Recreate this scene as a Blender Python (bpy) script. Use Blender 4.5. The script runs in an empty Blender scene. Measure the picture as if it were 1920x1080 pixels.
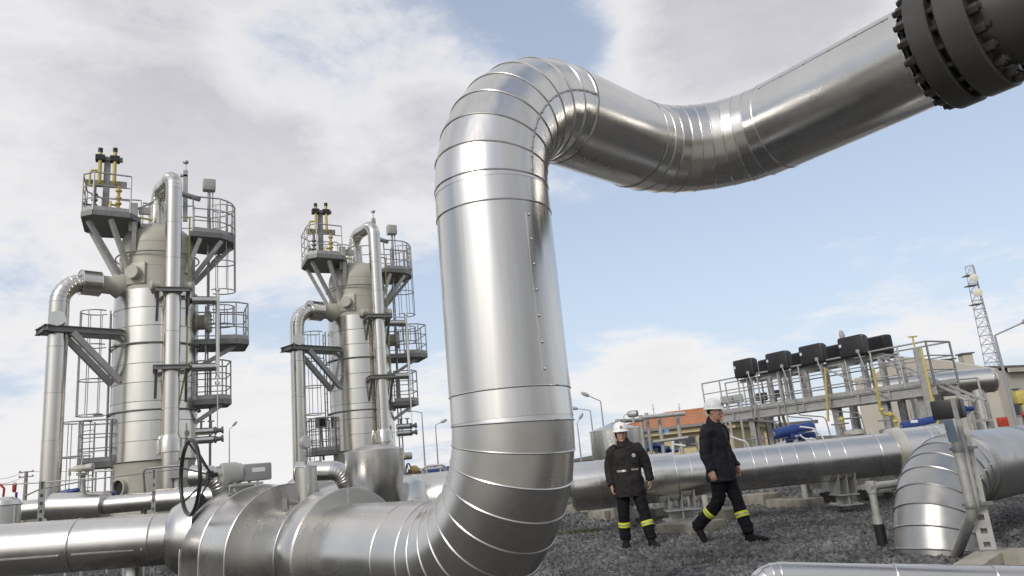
import bpy, bmesh, math, random
import numpy as np
from mathutils import Vector, Matrix, noise
random.seed(7); rng = np.random.default_rng(7)
S = bpy.context.scene; COL = S.collection
R = math.radians; PI = math.pi
def V(*a): return Vector(a if len(a) > 1 else a[0])
# ------------------------------------------------------------------ camera
FPX, PITCH, ROLL, EYE = 1390.0, R(13.5), R(5.4), 1.3
_F = V(0, math.cos(PITCH), math.sin(PITCH)); _r0 = V(1, 0, 0); _u0 = V(0, -math.sin(PITCH), math.cos(PITCH))
_R = math.cos(ROLL)*_r0 - math.sin(ROLL)*_u0; _U = math.sin(ROLL)*_r0 + math.cos(ROLL)*_u0
cd = bpy.data.cameras.new('camera'); cam = bpy.data.objects.new('camera', cd); COL.objects.link(cam)
cd.sensor_width = 36; cd.lens = 36*FPX/1920; cd.clip_end = 20000; cd.clip_start = 0.05
M = Matrix((_R, _U, -_F)).transposed().to_4x4(); M.translation = (0, 0, EYE); cam.matrix_world = M
S.camera = cam
# ------------------------------------------------------------------ helpers: survey points from the photograph
def ray(px, py): return _F + _R*((px-960)/FPX) - _U*((py-540)/FPX)
def P(px, py, t): return V(0, 0, EYE) + ray(px, py)*t          # point t metres along the optical axis
def G(px, py, z=0):                                           # point on the ground
    d = ray(px, py); return V(0, 0, EYE) + d*((z-EYE)/d.z)
def UP(base, px, py):                                         # height above base's spot seen at a pixel row
    d = ray(px, py); return EYE + d.z*math.hypot(base.x, base.y)/math.hypot(d.x, d.y)
def az(d): return V(math.sin(R(d)), math.cos(R(d)), 0)
# ------------------------------------------------------------------ world and sun
SUN_AZ, SUN_EL = 212, 33; sd0 = az(SUN_AZ)*math.cos(R(SUN_EL)) + V(0, 0, math.sin(R(SUN_EL)))
W = bpy.data.worlds.new('World'); S.world = W; W.use_nodes = True
nt = W.node_tree; N = nt.nodes; L = nt.links; N.clear()
def nd(t, **k):
    n = N.new(t)
    for a, b in k.items():
        if a.startswith('i_'): n.inputs[int(a[2:])].default_value = b
        else: setattr(n, a, b)
    return n
def mth(op, a, b=None, clamp=False):
    n = N.new('ShaderNodeMath'); n.operation = op; n.use_clamp = clamp
    for i, x in enumerate((a, b)):
        if x is None: continue
        if isinstance(x, (int, float)): n.inputs[i].default_value = x
        else: L.new(x, n.inputs[i])
    return n.outputs[0]
sky = nd('ShaderNodeTexSky'); sky.sky_type = 'NISHITA'; sky.sun_disc = False
sky.sun_elevation = R(SUN_EL); sky.sun_rotation = R(SUN_AZ); sky.dust_density = 1.6; sky.air_density = 1.0; sky.ozone_density = 1.5
tc = nd('ShaderNodeTexCoord'); sep = nd('ShaderNodeSeparateXYZ'); L.new(tc.outputs['Generated'], sep.inputs[0])
zz = mth('ADD', mth('MAXIMUM', sep.outputs[2], 0.0), 0.16)
cmb = nd('ShaderNodeCombineXYZ'); L.new(mth('DIVIDE', sep.outputs[0], zz), cmb.inputs[0]); L.new(mth('DIVIDE', sep.outputs[1], zz), cmb.inputs[1])
def nz(scale, det, rough, vec, dist=0.0, off=(0, 0, 0)):
    mp = nd('ShaderNodeMapping'); mp.inputs['Location'].default_value = off; L.new(vec, mp.inputs[0])
    n = nd('ShaderNodeTexNoise'); n.inputs['Scale'].default_value = scale; n.inputs['Detail'].default_value = det
    n.inputs['Roughness'].default_value = rough; n.inputs['Distortion'].default_value = dist; L.new(mp.outputs[0], n.inputs[0]); return n.outputs[0]
flat = cmb.outputs[0]
big = nz(0.85, 10, 0.62, flat, 0.35, (3.1, 1.7, 0)); fine = nz(2.6, 12, 0.66, flat, 0.2, (0.4, 7.2, 2.0))
lump = nz(5.5, 8, 0.6, tc.outputs['Generated'], 0.0, (1.3, 0.2, 4))
def blob(px, py, deg, amp):
    d = ray(px, py).normalized(); n = nd('ShaderNodeVectorMath', operation='DOT_PRODUCT'); L.new(tc.outputs['Generated'], n.inputs[0]); n.inputs[1].default_value = d
    k = mth('MULTIPLY', mth('SUBTRACT', n.outputs['Value'], 1.0), 2.0/(R(deg)**2))
    return mth('MULTIPLY', mth('POWER', 2.71828, k), amp)
acc = None
for b in [(120, 120, 18, .15), (420, 330, 10, .08), (640, 420, 9, .12), (840, 240, 5, .20), (1340, 90, 7.5, .34), (1230, 720, 4.5, .34), (1580, 20, 5, .20), (1150, 20, 6, -.05),
          (480, 820, 6, .18), (120, 860, 8, .20), (1090, 100, 3.5, -.14), (560, 45, 2.6, -.05), (700, 230, 3.5, -.06), (300, 60, 7, .06), (740, 400, 2.5, -.12), (930, 60, 5, -.12), (480, 130, 3, -.08),
          (1200, 520, 12, -.20), (1650, 330, 11, -.22), (480, 640, 6, -.16), (60, 540, 6, -.16), (780, 560, 4, -.12), (20, 760, 4, -.1), (1780, 570, 6, .13), (1540, 400, 5, .05), (1900, 200, 6, -.12)]:
    o = blob(*b); acc = o if acc is None else mth('ADD', acc, o)
dens = mth('ADD', mth('ADD', mth('MULTIPLY', big, .62), mth('MULTIPLY', fine, .44)), mth('MULTIPLY', lump, .16))
dens = mth('ADD', dens, acc)
mr = nd('ShaderNodeMapRange'); mr.interpolation_type = 'SMOOTHSTEP'; mr.inputs[1].default_value = .50; mr.inputs[2].default_value = .69; L.new(dens, mr.inputs[0])
cover = mr.outputs[0]
# thick middles of the clouds go grey, thin edges stay white
mr2 = nd('ShaderNodeMapRange'); mr2.inputs[1].default_value = .60; mr2.inputs[2].default_value = .84; L.new(dens, mr2.inputs[0])
shade = nd('ShaderNodeMix', data_type='RGBA'); L.new(mth('MULTIPLY', mth('MULTIPLY', mr2.outputs[0], mth('ADD', fine, .28), True), mth('ADD', mth('MULTIPLY', sep.outputs[2], 2.0), .05), True), shade.inputs[0])
shade.inputs[6].default_value = (9.4, 9.2, 9.15, 1); shade.inputs[7].default_value = (5.7, 5.6, 6.1, 1)
# thin high haze that pales the blue
hz = nd('ShaderNodeMix', data_type='RGBA'); hz.inputs[7].default_value = (6.8, 7.6, 9.0, 1)
L.new(mth('ADD', mth('MULTIPLY', mth('POWER', mth('SUBTRACT', 1.0, mth('MAXIMUM', sep.outputs[2], 0.0), True), 3.0), .46), .40, True), hz.inputs[0])
skm = nd('ShaderNodeMix', data_type='RGBA'); skm.blend_type = 'MULTIPLY'; skm.inputs[0].default_value = 1; L.new(sky.outputs[0], skm.inputs[6]); skm.inputs[7].default_value = (1.55, 1.5, 1.45, 1)
L.new(skm.outputs[2], hz.inputs[6])
mx = nd('ShaderNodeMix', data_type='RGBA'); L.new(mth('MULTIPLY', cover, .94), mx.inputs[0]); L.new(hz.outputs[2], mx.inputs[6]); L.new(shade.outputs[2], mx.inputs[7])
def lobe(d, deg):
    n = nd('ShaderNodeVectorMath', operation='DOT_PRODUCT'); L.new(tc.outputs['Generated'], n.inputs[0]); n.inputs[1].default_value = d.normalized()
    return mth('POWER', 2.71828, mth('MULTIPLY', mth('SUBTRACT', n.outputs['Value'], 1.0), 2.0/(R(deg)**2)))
# sky behind the viewer: sun glow and darkening added to shape pipe reflections
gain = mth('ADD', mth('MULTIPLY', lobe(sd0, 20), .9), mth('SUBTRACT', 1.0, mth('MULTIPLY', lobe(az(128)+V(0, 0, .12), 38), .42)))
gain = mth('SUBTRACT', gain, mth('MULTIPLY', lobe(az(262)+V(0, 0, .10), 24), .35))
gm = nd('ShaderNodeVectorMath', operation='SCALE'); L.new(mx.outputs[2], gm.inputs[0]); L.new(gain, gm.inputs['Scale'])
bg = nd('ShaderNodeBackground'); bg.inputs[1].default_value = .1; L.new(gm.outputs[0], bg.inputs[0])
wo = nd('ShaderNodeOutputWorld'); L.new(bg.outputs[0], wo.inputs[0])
sl = bpy.data.lights.new('sun', 'SUN'); so = bpy.data.objects.new('sun', sl); COL.objects.link(so)
sl.energy = 1.5; sl.angle = R(14); sl.color = (1, .95, .87)
sd = az(SUN_AZ)*math.cos(R(SUN_EL)) + V(0, 0, math.sin(R(SUN_EL))); so.rotation_euler = sd.to_track_quat('Z', 'Y').to_euler(); so.location = sd*60
S.view_settings.view_transform = 'Standard'; S.view_settings.look = 'None'; S.view_settings.gamma = 1; S.view_settings.use_curve_mapping = False
S.view_settings.exposure = 0.0
# ------------------------------------------------------------------ materials
def mat(name, col, rough=.5, metal=0., bump=None, var=0., vscale=3., map_=(1, 1, 1), rvar=0., island=0., spec=.5, col2=None, dirt=0.):
    m = bpy.data.materials.new(name); m.use_nodes = True; t = m.node_tree; b = t.nodes['Principled BSDF']
    b.inputs['Base Color'].default_value = (*col, 1); b.inputs['Roughness'].default_value = rough; b.inputs['Metallic'].default_value = metal
    b.inputs['Specular IOR Level'].default_value = spec
    def n(k, **a):
        x = t.nodes.new(k)
        for p, q in a.items(): setattr(x, p, q)
        return x
    tc = n('ShaderNodeTexCoord'); mp = n('ShaderNodeMapping'); mp.inputs['Scale'].default_value = map_; t.links.new(tc.outputs['Object'], mp.inputs[0])
    def noise_(sc, det=5, ro=.6):
        x = n('ShaderNodeTexNoise'); x.inputs['Scale'].default_value = sc; x.inputs['Detail'].default_value = det; x.inputs['Roughness'].default_value = ro
        t.links.new(mp.outputs[0], x.inputs[0]); return x.outputs[0]
    base = None
    if var or col2 or island:
        mixn = n('ShaderNodeMix', data_type='RGBA'); c2 = col2 or tuple(max(0, c*(1-var)) for c in col); c1 = col if col2 else tuple(min(1, c*(1+var*.6)) for c in col)
        mixn.inputs[6].default_value = (*c1, 1); mixn.inputs[7].default_value = (*c2, 1)
        r_ = n('ShaderNodeMapRange'); r_.inputs[1].default_value = .34; r_.inputs[2].default_value = .68; t.links.new(noise_(vscale, 7), r_.inputs[0]); t.links.new(r_.outputs[0], mixn.inputs[0])
        base = mixn.outputs[2]
        if island:
            g = n('ShaderNodeNewGeometry'); h = n('ShaderNodeHueSaturation'); q = n('ShaderNodeMapRange'); q.inputs[3].default_value = 1-island; q.inputs[4].default_value = 1+island
            t.links.new(g.outputs['Random Per Island'], q.inputs[0]); t.links.new(q.outputs[0], h.inputs['Value']); t.links.new(base, h.inputs['Color']); base = h.outputs[0]
        t.links.new(base, b.inputs['Base Color'])
    if rvar:
        q = n('ShaderNodeMapRange'); q.inputs[1].default_value = .3; q.inputs[2].default_value = .7; q.inputs[3].default_value = max(.05, rough-rvar); q.inputs[4].default_value = rough+rvar
        t.links.new(noise_(vscale*1.7, 6), q.inputs[0]); t.links.new(q.outputs[0], b.inputs['Roughness'])
    if bump:
        prev = None
        for sc, st, di in bump:  # slow dents and sheet waviness
            bn = n('ShaderNodeBump'); bn.inputs['Strength'].default_value = st; bn.inputs['Distance'].default_value = di; t.links.new(noise_(sc, 1 if metal > .9 else 3, .4), bn.inputs['Height'])
            if prev: t.links.new(prev, bn.inputs['Normal'])
            prev = bn.outputs[0]
        t.links.new(prev, b.inputs['Normal'])
    return m
m_clad = mat('aluminium_cladding', (.66, .648, .62), .27, 1, [(1.0, .42, .02), (3.2, .10, .006)], .08, 1.2, (1, 1, 1), .07, .06)
m_cladv = mat('aluminium_cladding_upright', (.67, .658, .63), .24, 1, [(1.6, .55, .02), (6, .24, .005)], .09, 2.0, (2.6, 2.6, .14), .10, .06)
m_dull = mat('weathered_cladding', (.62, .61, .59), .34, 1, [(2.0, .2, .02)], .06, 3, (1, 1, 1), .06, .05)
m_dullr = mat('weathered_elbow', (.47, .465, .45), .36, 1, [(2.0, .3, .02)], .12, 3, (1, 1, 1), .06, .06)
m_tower = mat('tower_cladding', (.68, .662, .61), .22, 1, [(.9, .35, .03), (3, .08, .006)], .06, 1.0, (1.6, 1.6, .5), .07, .06)
m_olive = mat('grey_green_paint', (.45, .435, .375), .45, 0, [(20, .05, .005)], .10, 2.5)
m_galv = mat('galvanised_steel', (.42, .42, .405), .5, .35, None, .18, 9)
m_steel = mat('dark_grey_steel', (.25, .25, .245), .5, .4, None, .2, 8)
m_grey = mat('grey_paint', (.36, .36, .34), .45, 0, None, .08, 8)
m_flange = mat('flange_paint', (.036, .035, .032), .45, 0, [(40, .1, .003)], .3, 9, col2=(.05, .045, .04))
m_nut = mat('nut_steel', (.07, .066, .06), .38, .5, None, .3, 10, island=.35)
m_dark = mat('gasket_black', (.02, .02, .02), .6)
m_yellow = mat('yellow_paint', (.54, .455, .12), .45, 0, None, .15, 10)
m_blue = mat('blue_paint', (.022, .052, .21), .4, 0, None, .2, 8)
m_red = mat('red_paint', (.45, .05, .03), .5, 0, None, .2, 8)
m_black = mat('black_plastic', (.014, .014, .015), .42, 0, None, .2, 6)
m_white = mat('white_plastic', (.78, .78, .77), .35)
m_label = mat('white_label', (.7, .7, .68), .5)
m_rubber = mat('black_rim', (.018, .018, .018), .4)
m_conc = mat('concrete', (.26, .245, .205), .9, 0, [(18, .5, .01)], .35, 5)
m_plaster = mat('beige_plaster', (.50, .465, .395), .9, 0, None, .10, .6)
m_yplaster = mat('yellow_plaster', (.52, .44, .25), .9, 0, None, .12, .8)
m_glass = mat('window_glass', (.06, .065, .07), .12)
m_tile = mat('roof_tile', (.44, .175, .075), .85, 0, [(9, .6, .05)], .28, 4, (1, 1, 1))
m_roof = mat('metal_roof', (.16, .155, .145), .6, .3, None, .1, 2)
m_cream = mat('cream_dish', (.72, .70, .60), .5)
m_mast = mat('mast_steel', (.33, .35, .39), .5, .4)
m_sign = mat('blue_sign', (.18, .36, .62), .5)
m_grass = mat('green_grass', (.055, .085, .022), .8, 0, None, .3, 20)
m_wood = mat('pole_concrete', (.30, .28, .25), .9, 0, None, .15, 2)
m_wire = mat('wire_black', (.06, .06, .065), .6)
# ------------------------------------------------------------------ mesh builder
WOFF = {}
def basis(d):
    d = V(d).normalized(); r = V(0, 0, 1) if abs(d.z) < .9 else V(1, 0, 0)
    a = d.cross(r).normalized(); return d, a, d.cross(a)
class MB:
    def __init__(s): s.v = []; s.f = []; s.m = []
    def add(s, vs, fs, mi=0):
        o = len(s.v); s.v += [tuple(x) for x in vs]; s.f += [tuple(i+o for i in f) for f in fs]; s.m += [mi]*len(fs); return s
    def loft(s, rings, cap=True, closed=False, mi=0):
        n = len(rings[0]); vs = [p for r in rings for p in r]; fs = []
        k = len(rings)
        for i in range(k if closed else k-1):
            for j in range(n):
                a, b = i*n+j, i*n+(j+1) % n; c, d = ((i+1) % k)*n+(j+1) % n, ((i+1) % k)*n+j
                fs.append((a, b, c, d))
        if cap and not closed: fs += [tuple(range(n))[::-1], tuple(range((k-1)*n, k*n))]
        return s.add(vs, fs, mi)
    def rings(s, pts, r, seg):
        pts = [V(p) for p in pts]; rs = r if isinstance(r, (list, tuple)) else [r]*len(pts); out = []; a = None
        for i, p in enumerate(pts):
            d = (pts[min(i+1, len(pts)-1)]-pts[max(i-1, 0)])
            if 0 < i < len(pts)-1: d = (pts[i+1]-p).normalized()+(p-pts[i-1]).normalized()
            d.normalize()
            if a is None: _, a, _ = basis(d)
            a = (a-d*a.dot(d)).normalized(); b = d.cross(a)
            out.append([p+(a*math.cos(t)+b*math.sin(t))*rs[i] for t in (2*PI*j/seg for j in range(seg))])
        return out
    def tube(s, pts, r, seg=10, cap=True, mi=0): return s.loft(s.rings(pts, r, seg), cap, False, mi)
    def torus(s, c, d, Rr, r, seg=48, k=6):
        d, a, b = basis(d); c = V(c)
        return s.loft([[c+(a*math.cos(t)+b*math.sin(t))*(Rr+r*math.cos(q))+d*r*math.sin(q) for q in (2*PI*j/k for j in range(k))] for t in (2*PI*i/seg for i in range(seg))], closed=True)
    def lathe(s, prof, o, d=(0, 0, 1), seg=32, cap=True, mi=0):       # prof: (radius, distance along d)
        d, a, b = basis(d); o = V(o)
        return s.loft([[o+d*h+(a*math.cos(t)+b*math.sin(t))*max(r, 1e-4) for t in (2*PI*j/seg for j in range(seg))] for r, h in prof], cap, False, mi)
    def box(s, c, size, ax=None, mi=0, bev=0.):
        c = V(c); x, y, z = ax or (V(1, 0, 0), V(0, 1, 0), V(0, 0, 1)); a, b, h = (q/2 for q in size)
        if not bev:
            vs = [c+x*a*i+y*b*j+z*h*k for k in (-1, 1) for j in (-1, 1) for i in (-1, 1)]
            return s.add(vs, [(0, 2, 3, 1), (4, 5, 7, 6), (0, 1, 5, 4), (1, 3, 7, 5), (3, 2, 6, 7), (2, 0, 4, 6)], mi)
        def rr(a, b, q):
            o = []
            for sx, sy, t0 in ((1, 1, 0), (-1, 1, PI/2), (-1, -1, PI), (1, -1, 1.5*PI)):
                for k in range(4):
                    t = t0+k*PI/6; o.append((sx*(a-q)+q*math.cos(t), sy*(b-q)+q*math.sin(t)))
            return o
        e = bev; rings = []
        for hh, ins in ((-h, e*.8), (-h+e*.3, e*.25), (-h+e, 0), (h-e, 0), (h-e*.3, e*.25), (h, e*.8)):
            rings.append([c+x*p+y*q+z*hh for p, q in rr(a-ins, b-ins, max(e-ins*.6, .001))])
        return s.loft(rings, True, False, mi)
    def beam(s, a, b, w, h, up=(0, 0, 1), mi=0):
        a, b = V(a), V(b); d = (b-a).normalized(); u = V(up)
        if abs(d.dot(u)) > .95: u = V(0, 1, 0)
        x = d.cross(u).normalized(); z = x.cross(d); return s.box((a+b)/2, (w, (b-a).length, h), (x, d, z), mi)
    def ibeam(s, a, b, w, h, t=.02, up=(0, 0, 1)):
        a, b = V(a), V(b); d = (b-a).normalized(); u = V(up)
        if abs(d.dot(u)) > .95: u = V(0, 1, 0)
        x = d.cross(u).normalized(); z = x.cross(d)
        s.beam(a+z*(h/2-t/2), b+z*(h/2-t/2), w, t, z); s.beam(a-z*(h/2-t/2), b-z*(h/2-t/2), w, t, z); return s.beam(a, b, t, h-2*t, z)
    def nut(s, c, d, r, h):
        s.lathe([(r*.9, 0), (r, h*.12), (r, h*.88), (r*.88, h)], c, d, 6); return s
    def build(s, name, m, parent=None, ang=35, smooth=True):
        o_ = V(0, 0, 0); p = parent
        while p is not None:
            if p.name in WOFF: o_ = WOFF[p.name]; break
            p = p.parent
        me = bpy.data.meshes.new(name); me.from_pydata([(x[0]-o_.x, x[1]-o_.y, x[2]-o_.z) for x in s.v], [], s.f)
        ms = m if isinstance(m, (list, tuple)) else [m]
        for q in ms: me.materials.append(q)
        if len(ms) > 1: me.polygons.foreach_set('material_index', s.m)
        bm = bmesh.new(); bm.from_mesh(me); bmesh.ops.recalc_face_normals(bm, faces=bm.faces); bm.to_mesh(me); bm.free()
        if smooth:
            me.shade_smooth(); me.set_sharp_from_angle(angle=R(ang))
        ob = bpy.data.objects.new(name, me); COL.objects.link(ob)
        if parent: ob.parent = parent
        return ob
def tag(o, label=None, cat=None, group=None, kind=None):
    for k, q in (('label', label), ('category', cat), ('group', group), ('kind', kind)):
        if q: o[k] = q
    return o
def thing(name, label, cat, loc=(0, 0, 0), rz=0, group=None, local=False):
    o = bpy.data.objects.new(name, None); COL.objects.link(o); o.location = loc; o.rotation_euler = (0, 0, rz); o.empty_display_size = .2
    if not local: WOFF[o.name] = V(loc)
    return tag(o, label, cat, group)
def single(mb, name, m, label, cat, group=None, base=None, **k):
    b = V(base) if base is not None else V(sum(x[0] for x in mb.v)/len(mb.v), sum(x[1] for x in mb.v)/len(mb.v), min(x[2] for x in mb.v))
    mb.v = [(x[0]-b.x, x[1]-b.y, x[2]-b.z) for x in mb.v]
    o = mb.build(name, m, None, **k); o.location = b; return tag(o, label, cat, group)
def copy_tree(o, parent=None):
    c = o.copy(); COL.objects.link(c); c.parent = parent
    for ch in list(o.children): copy_tree(ch, c)
    return c
def fillet(pts, bend, n=8):
    pts = [V(p) for p in pts]; out = [pts[0]]; bd = bend if isinstance(bend, (list, tuple)) else [bend]*len(pts)
    for i in range(1, len(pts)-1):
        u = (pts[i-1]-pts[i]).normalized(); v = (pts[i+1]-pts[i]).normalized(); th = u.angle(v)
        if th > PI-.02: out.append(pts[i]); continue
        t = bd[i]/math.tan(th/2); c = pts[i]+(u+v).normalized()*(bd[i]/math.sin(th/2)); s = pts[i]+u*t-c; e = pts[i]+v*t-c; w = PI-th
        for k in range(n+1):
            f = k/n; out.append(c+(s*math.sin((1-f)*w)+e*math.sin(f*w))/math.sin(w))
    out.append(pts[-1]); return out
def split_long(path, L_):
    o = [path[0]]
    for a, b in zip(path[:-1], path[1:]):
        k = max(1, round((b-a).length/L_))
        for i in range(1, k+1): o.append(a.lerp(b, i/k))
    return o
def clad(path, r, bead=.010, seg=64, lap=.004, mb=None, ends=True):
    """sheet-metal cladding: every gore or straight panel is its own lapped sheet, with a rolled bead over each joint"""
    mb = mb or MB(); rg = mb.rings(path, 1.0, seg)
    for i in range(len(path)-1):
        A = [path[i]+(q-path[i])*(r+lap) for q in rg[i]]; A2 = [path[i].lerp(path[i+1], min(.25, .04/(path[i+1]-path[i]).length))+(q-path[i])*(r+lap) for q in rg[i]]
        B = [path[i+1]+(q-path[i+1])*r for q in rg[i+1]]
        mb.loft([A, B], cap=False)
    for i in range(len(path)):
        if not ends and i in (0, len(path)-1): continue
        a = path[max(i-1, 0)]; b = path[min(i+1, len(path)-1)]; d = b-a
        if 0 < i < len(path)-1: d = (path[i+1]-path[i]).normalized()+(path[i]-path[i-1]).normalized()
        if bead: mb.torus(path[i], d, r+lap*.6, bead, seg, 6)
    return mb
# ------------------------------------------------------------------ ground, gravel, hills
def poly_sheet(name, pts, z, m, kind='structure'):
    me = bpy.data.meshes.new(name); me.from_pydata([(x, y, z) for x, y in pts], [], [tuple(range(len(pts)))]); me.materials.append(m)
    o = bpy.data.objects.new(name, me); COL.objects.link(o); return tag(o, kind=kind)
m_field = mat('dry_grass_field', (.15, .135, .065), .95, 0, None, .4, .05, col2=(.10, .10, .045))
m_gravelbase = mat('gravel_bed', (.11, .108, .105), .9, 0, [(26, 1, .05), (60, .8, .02)], .5, 24, col2=(.03, .029, .028))
m_stone = mat('crushed_stone', (.122, .120, .118), .75, 0, None, .55, .9, island=.6)
poly_sheet('ground', [(-6000, -6000), (6000, -6000), (6000, 6000), (-6000, 6000)], -.03, m_field)
poly_sheet('gravel_yard', [(-45, -14), (60, -14), (60, 70), (-45, 70)], 0, m_gravelbase)
m_slab = mat('pale_reflector_concrete', (.30, .285, .26), .9, 0, [(6, .3, .02)], .25, 1.2)
poly_sheet('path', [(-26, -13), (16, -13), (16, 3.6), (-3.5, 3.6), (-26, 3.6)], .012, m_slab)  # unseen pale slab, added to lighten what the lower pipe reflects
def stones(n, area, smin, smax):
    base = np.array([(i, j, k) for k in (-1, 1) for j in (-1, 1) for i in (-1, 1)], float)*.5
    q = [(0, 2, 3, 1), (4, 5, 7, 6), (0, 1, 5, 4), (1, 3, 7, 5), (3, 2, 6, 7), (2, 0, 4, 6)]
    tri = np.array([t for f in q for t in ((f[0], f[1], f[2]), (f[0], f[2], f[3]))])
    u = rng.random(n); t = np.sqrt(area[0]**2+u*(area[1]**2-area[0]**2))        # even over a wedge seen from the camera
    a0, a1 = area[2], area[3]; k = a0+(a1-a0)*rng.random(n)
    pos = np.stack([k*t, t, np.zeros(n)], 1)
    sz = smin+(smax-smin)*rng.random(n)**1.7
    vv = base[None]*(1+rng.normal(0, .30, (n, 8, 3)))*np.stack([np.ones(n), .55+.45*rng.random(n), .4+.4*rng.random(n)], 1)[:, None]*sz[:, None, None]
    an = rng.normal(0, 1, (n, 4)); an /= np.linalg.norm(an, axis=1)[:, None]; w, x, y, z = an.T
    Rm = np.stack([1-2*(y*y+z*z), 2*(x*y-z*w), 2*(x*z+y*w), 2*(x*y+z*w), 1-2*(x*x+z*z), 2*(y*z-x*w), 2*(x*z-y*w), 2*(y*z+x*w), 1-2*(x*x+y*y)], 1).reshape(n, 3, 3)
    vv = np.einsum('nij,nkj->nki', Rm, vv)+pos[:, None]
    vv[:, :, 2] += (.004+.02*rng.random(n))[:, None]
    F = (tri[None]+8*np.arange(n)[:, None, None]).reshape(-1, 3); return vv.reshape(-1, 3), F
vs_, fs_ = [], []; off = 0
for args in ((78000, (6.6, 15, -.02, .82), .028, .078), (26000, (15, 26, -.02, .72), .05, .10), (9000, (7, 15, -.62, -.40), .03, .08), (12000, (12, 30, -.4, -.02), .05, .11), (4000, (6.0, 12, -.4, -.02), .03, .08)):
    v_, f_ = stones(*args); vs_.append(v_); fs_.append(f_+off); off += len(v_)
v_ = np.concatenate(vs_); f_ = np.concatenate(fs_)
me = bpy.data.meshes.new('gravel'); me.vertices.add(len(v_)); me.vertices.foreach_set('co', v_.ravel()); me.loops.add(len(f_)*3); me.loops.foreach_set('vertex_index', f_.ravel())
me.polygons.add(len(f_)); me.polygons.foreach_set('loop_start', np.arange(len(f_))*3); me.update(calc_edges=True); me.validate(); me.materials.append(m_stone)
go = bpy.data.objects.new('gravel', me); COL.objects.link(go); tag(go, 'loose grey crushed stone covering the yard between the pipes', 'gravel', kind='stuff')
m_hill = mat('distant_hill', (.10, .095, .065), 1, 0, None, .3, .01)
mb = MB(); rr = []
for i in range(145):
    a = 2*PI*i/144; d = 900+120*math.sin(a*3); h = 5+7*noise.noise((math.sin(a)*3, math.cos(a)*3, 1))+4*noise.noise((math.sin(a)*14, math.cos(a)*14, 5))
    if abs(((math.degrees(a)+180) % 360)-180) > 60: h += 9
    rr.append([V(math.sin(a)*(d-40), math.cos(a)*(d-40), -.5), V(math.sin(a)*d, math.cos(a)*d, max(h, 1)), V(math.sin(a)*(d+300), math.cos(a)*(d+300), max(h*1.3, 1.5)), V(math.sin(a)*(d+400), math.cos(a)*(d+400), -.5)])
vs = [p for r in rr for p in r]; fs = [(i*4+j, i*4+j+1, i*4+j+5, i*4+j+4) for i in range(144) for j in range(3)]
mb.add(vs, fs); tag(mb.build('hills', m_hill), kind='structure')
def tuft(c, n, label):
    mb = MB()
    for _ in range(n):
        p = c+V(random.gauss(0, .22), random.gauss(0, .12), 0); h = .04+.07*random.random(); d = V(random.gauss(0, .05), random.gauss(0, .05), h); w = V(random.gauss(0, .006), random.gauss(0, .006), 0)
        mb.add([p-w, p+w, p+d*.6+w*.6, p+d], [(0, 1, 2), (0, 2, 3)])
    return single(mb, 'grass_tuft', m_grass, label, 'grass')
tuft(G(1092, 1003)+V(0, 0, .02), 500, 'small green grass tuft in the gravel beside the big riser')
tuft(G(1330, 1062)+V(0, 0, .02), 60, 'tiny sparse weed in the gravel near the thin bottom pipe')
tuft(G(1035, 990)+V(0, 0, .02), 120, 'small weed in the gravel close to the riser elbow')
# ------------------------------------------------------------------ main pipe: riser, overhead run and flange
RM = .4675; B0 = V(-.093, 5.787, .622); T0 = V(-.093, 5.787, 4.514); aL = az(-44.19); aA = az(44.29); C2 = T0+aA*3.347; aB = az(143.77); BEND = 1.0
run2_end = C2+aB*2.72
def arc3(a, b, c, bend, n): return fillet([a, b, c], bend, n)[1:-1]
main = thing('insulated_gas_pipe', 'big silver clad pipe rising in the foreground and bending overhead to a dark bolted flange', 'pipe', (B0.x, B0.y, 0))
low = arc3(B0+aL*4, B0, T0, BEND, 9); top = arc3(B0, T0, C2, BEND, 8); sec = arc3(T0, C2, C2+aB*4, BEND, 9)
rise0, rise1 = low[-1], top[0]
pth = [B0+aL*3.72, B0+aL*2.6, B0+aL*1.42]+low+[rise0+V(0, 0, .02)]
m1 = clad([B0+aL*3.72, B0+aL*2.6, B0+aL*1.36]+low+[low[-1]+V(0, 0, .03)], RM, .008, 96, ends=False)
m1.build('lower_elbow_cladding', m_clad, main)
clad([low[-1]+V(0, 0, .02), low[-1]+V(0, 0, .23), top[0]-V(0, 0, .23), top[0]-V(0, 0, .02)], RM+.001, .007, 128, ends=False).build('riser_cladding', m_cladv, main)
clad([top[0]-V(0, 0, .03)]+top+[top[-1]+aA*.03], RM, .0065, 96, ends=False).build('upper_elbow_cladding', m_cladv, main)
clad([top[-1]+aA*.02, sec[0]-aA*.02], RM+.001, .004, 96, ends=False).build('crossover_cladding', m_clad, main)
clad([sec[0]-aA*.03]+sec+[sec[-1]+aB*.03], RM, .006, 96, ends=False).build('side_elbow_cladding', m_clad, main)
clad([sec[-1]+aB*.02, run2_end], RM+.001, .005, 96).build('overhead_cladding', m_clad, main)
def seam(path, nrm, r, w, h, screws, name='lap_seam', par=None, m=None, scr=.012):
    mb = MB(); pts = [p+n.normalized()*(r+.004) for p, n in zip(path, nrm)]
    for i in range(len(pts)-1):
        d = (pts[i+1]-pts[i]).normalized(); n = nrm[i].normalized(); x = d.cross(n)
        mb.box((pts[i]+pts[i+1])/2, (w, (pts[i+1]-pts[i]).length*.94, h), (x, d, n))
    for p, n in screws: mb.lathe([(scr, -.004), (scr, .008), (scr*.6, .013)], p, n, 8)
    return mb.build(name, m or m_galv, par)
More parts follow.
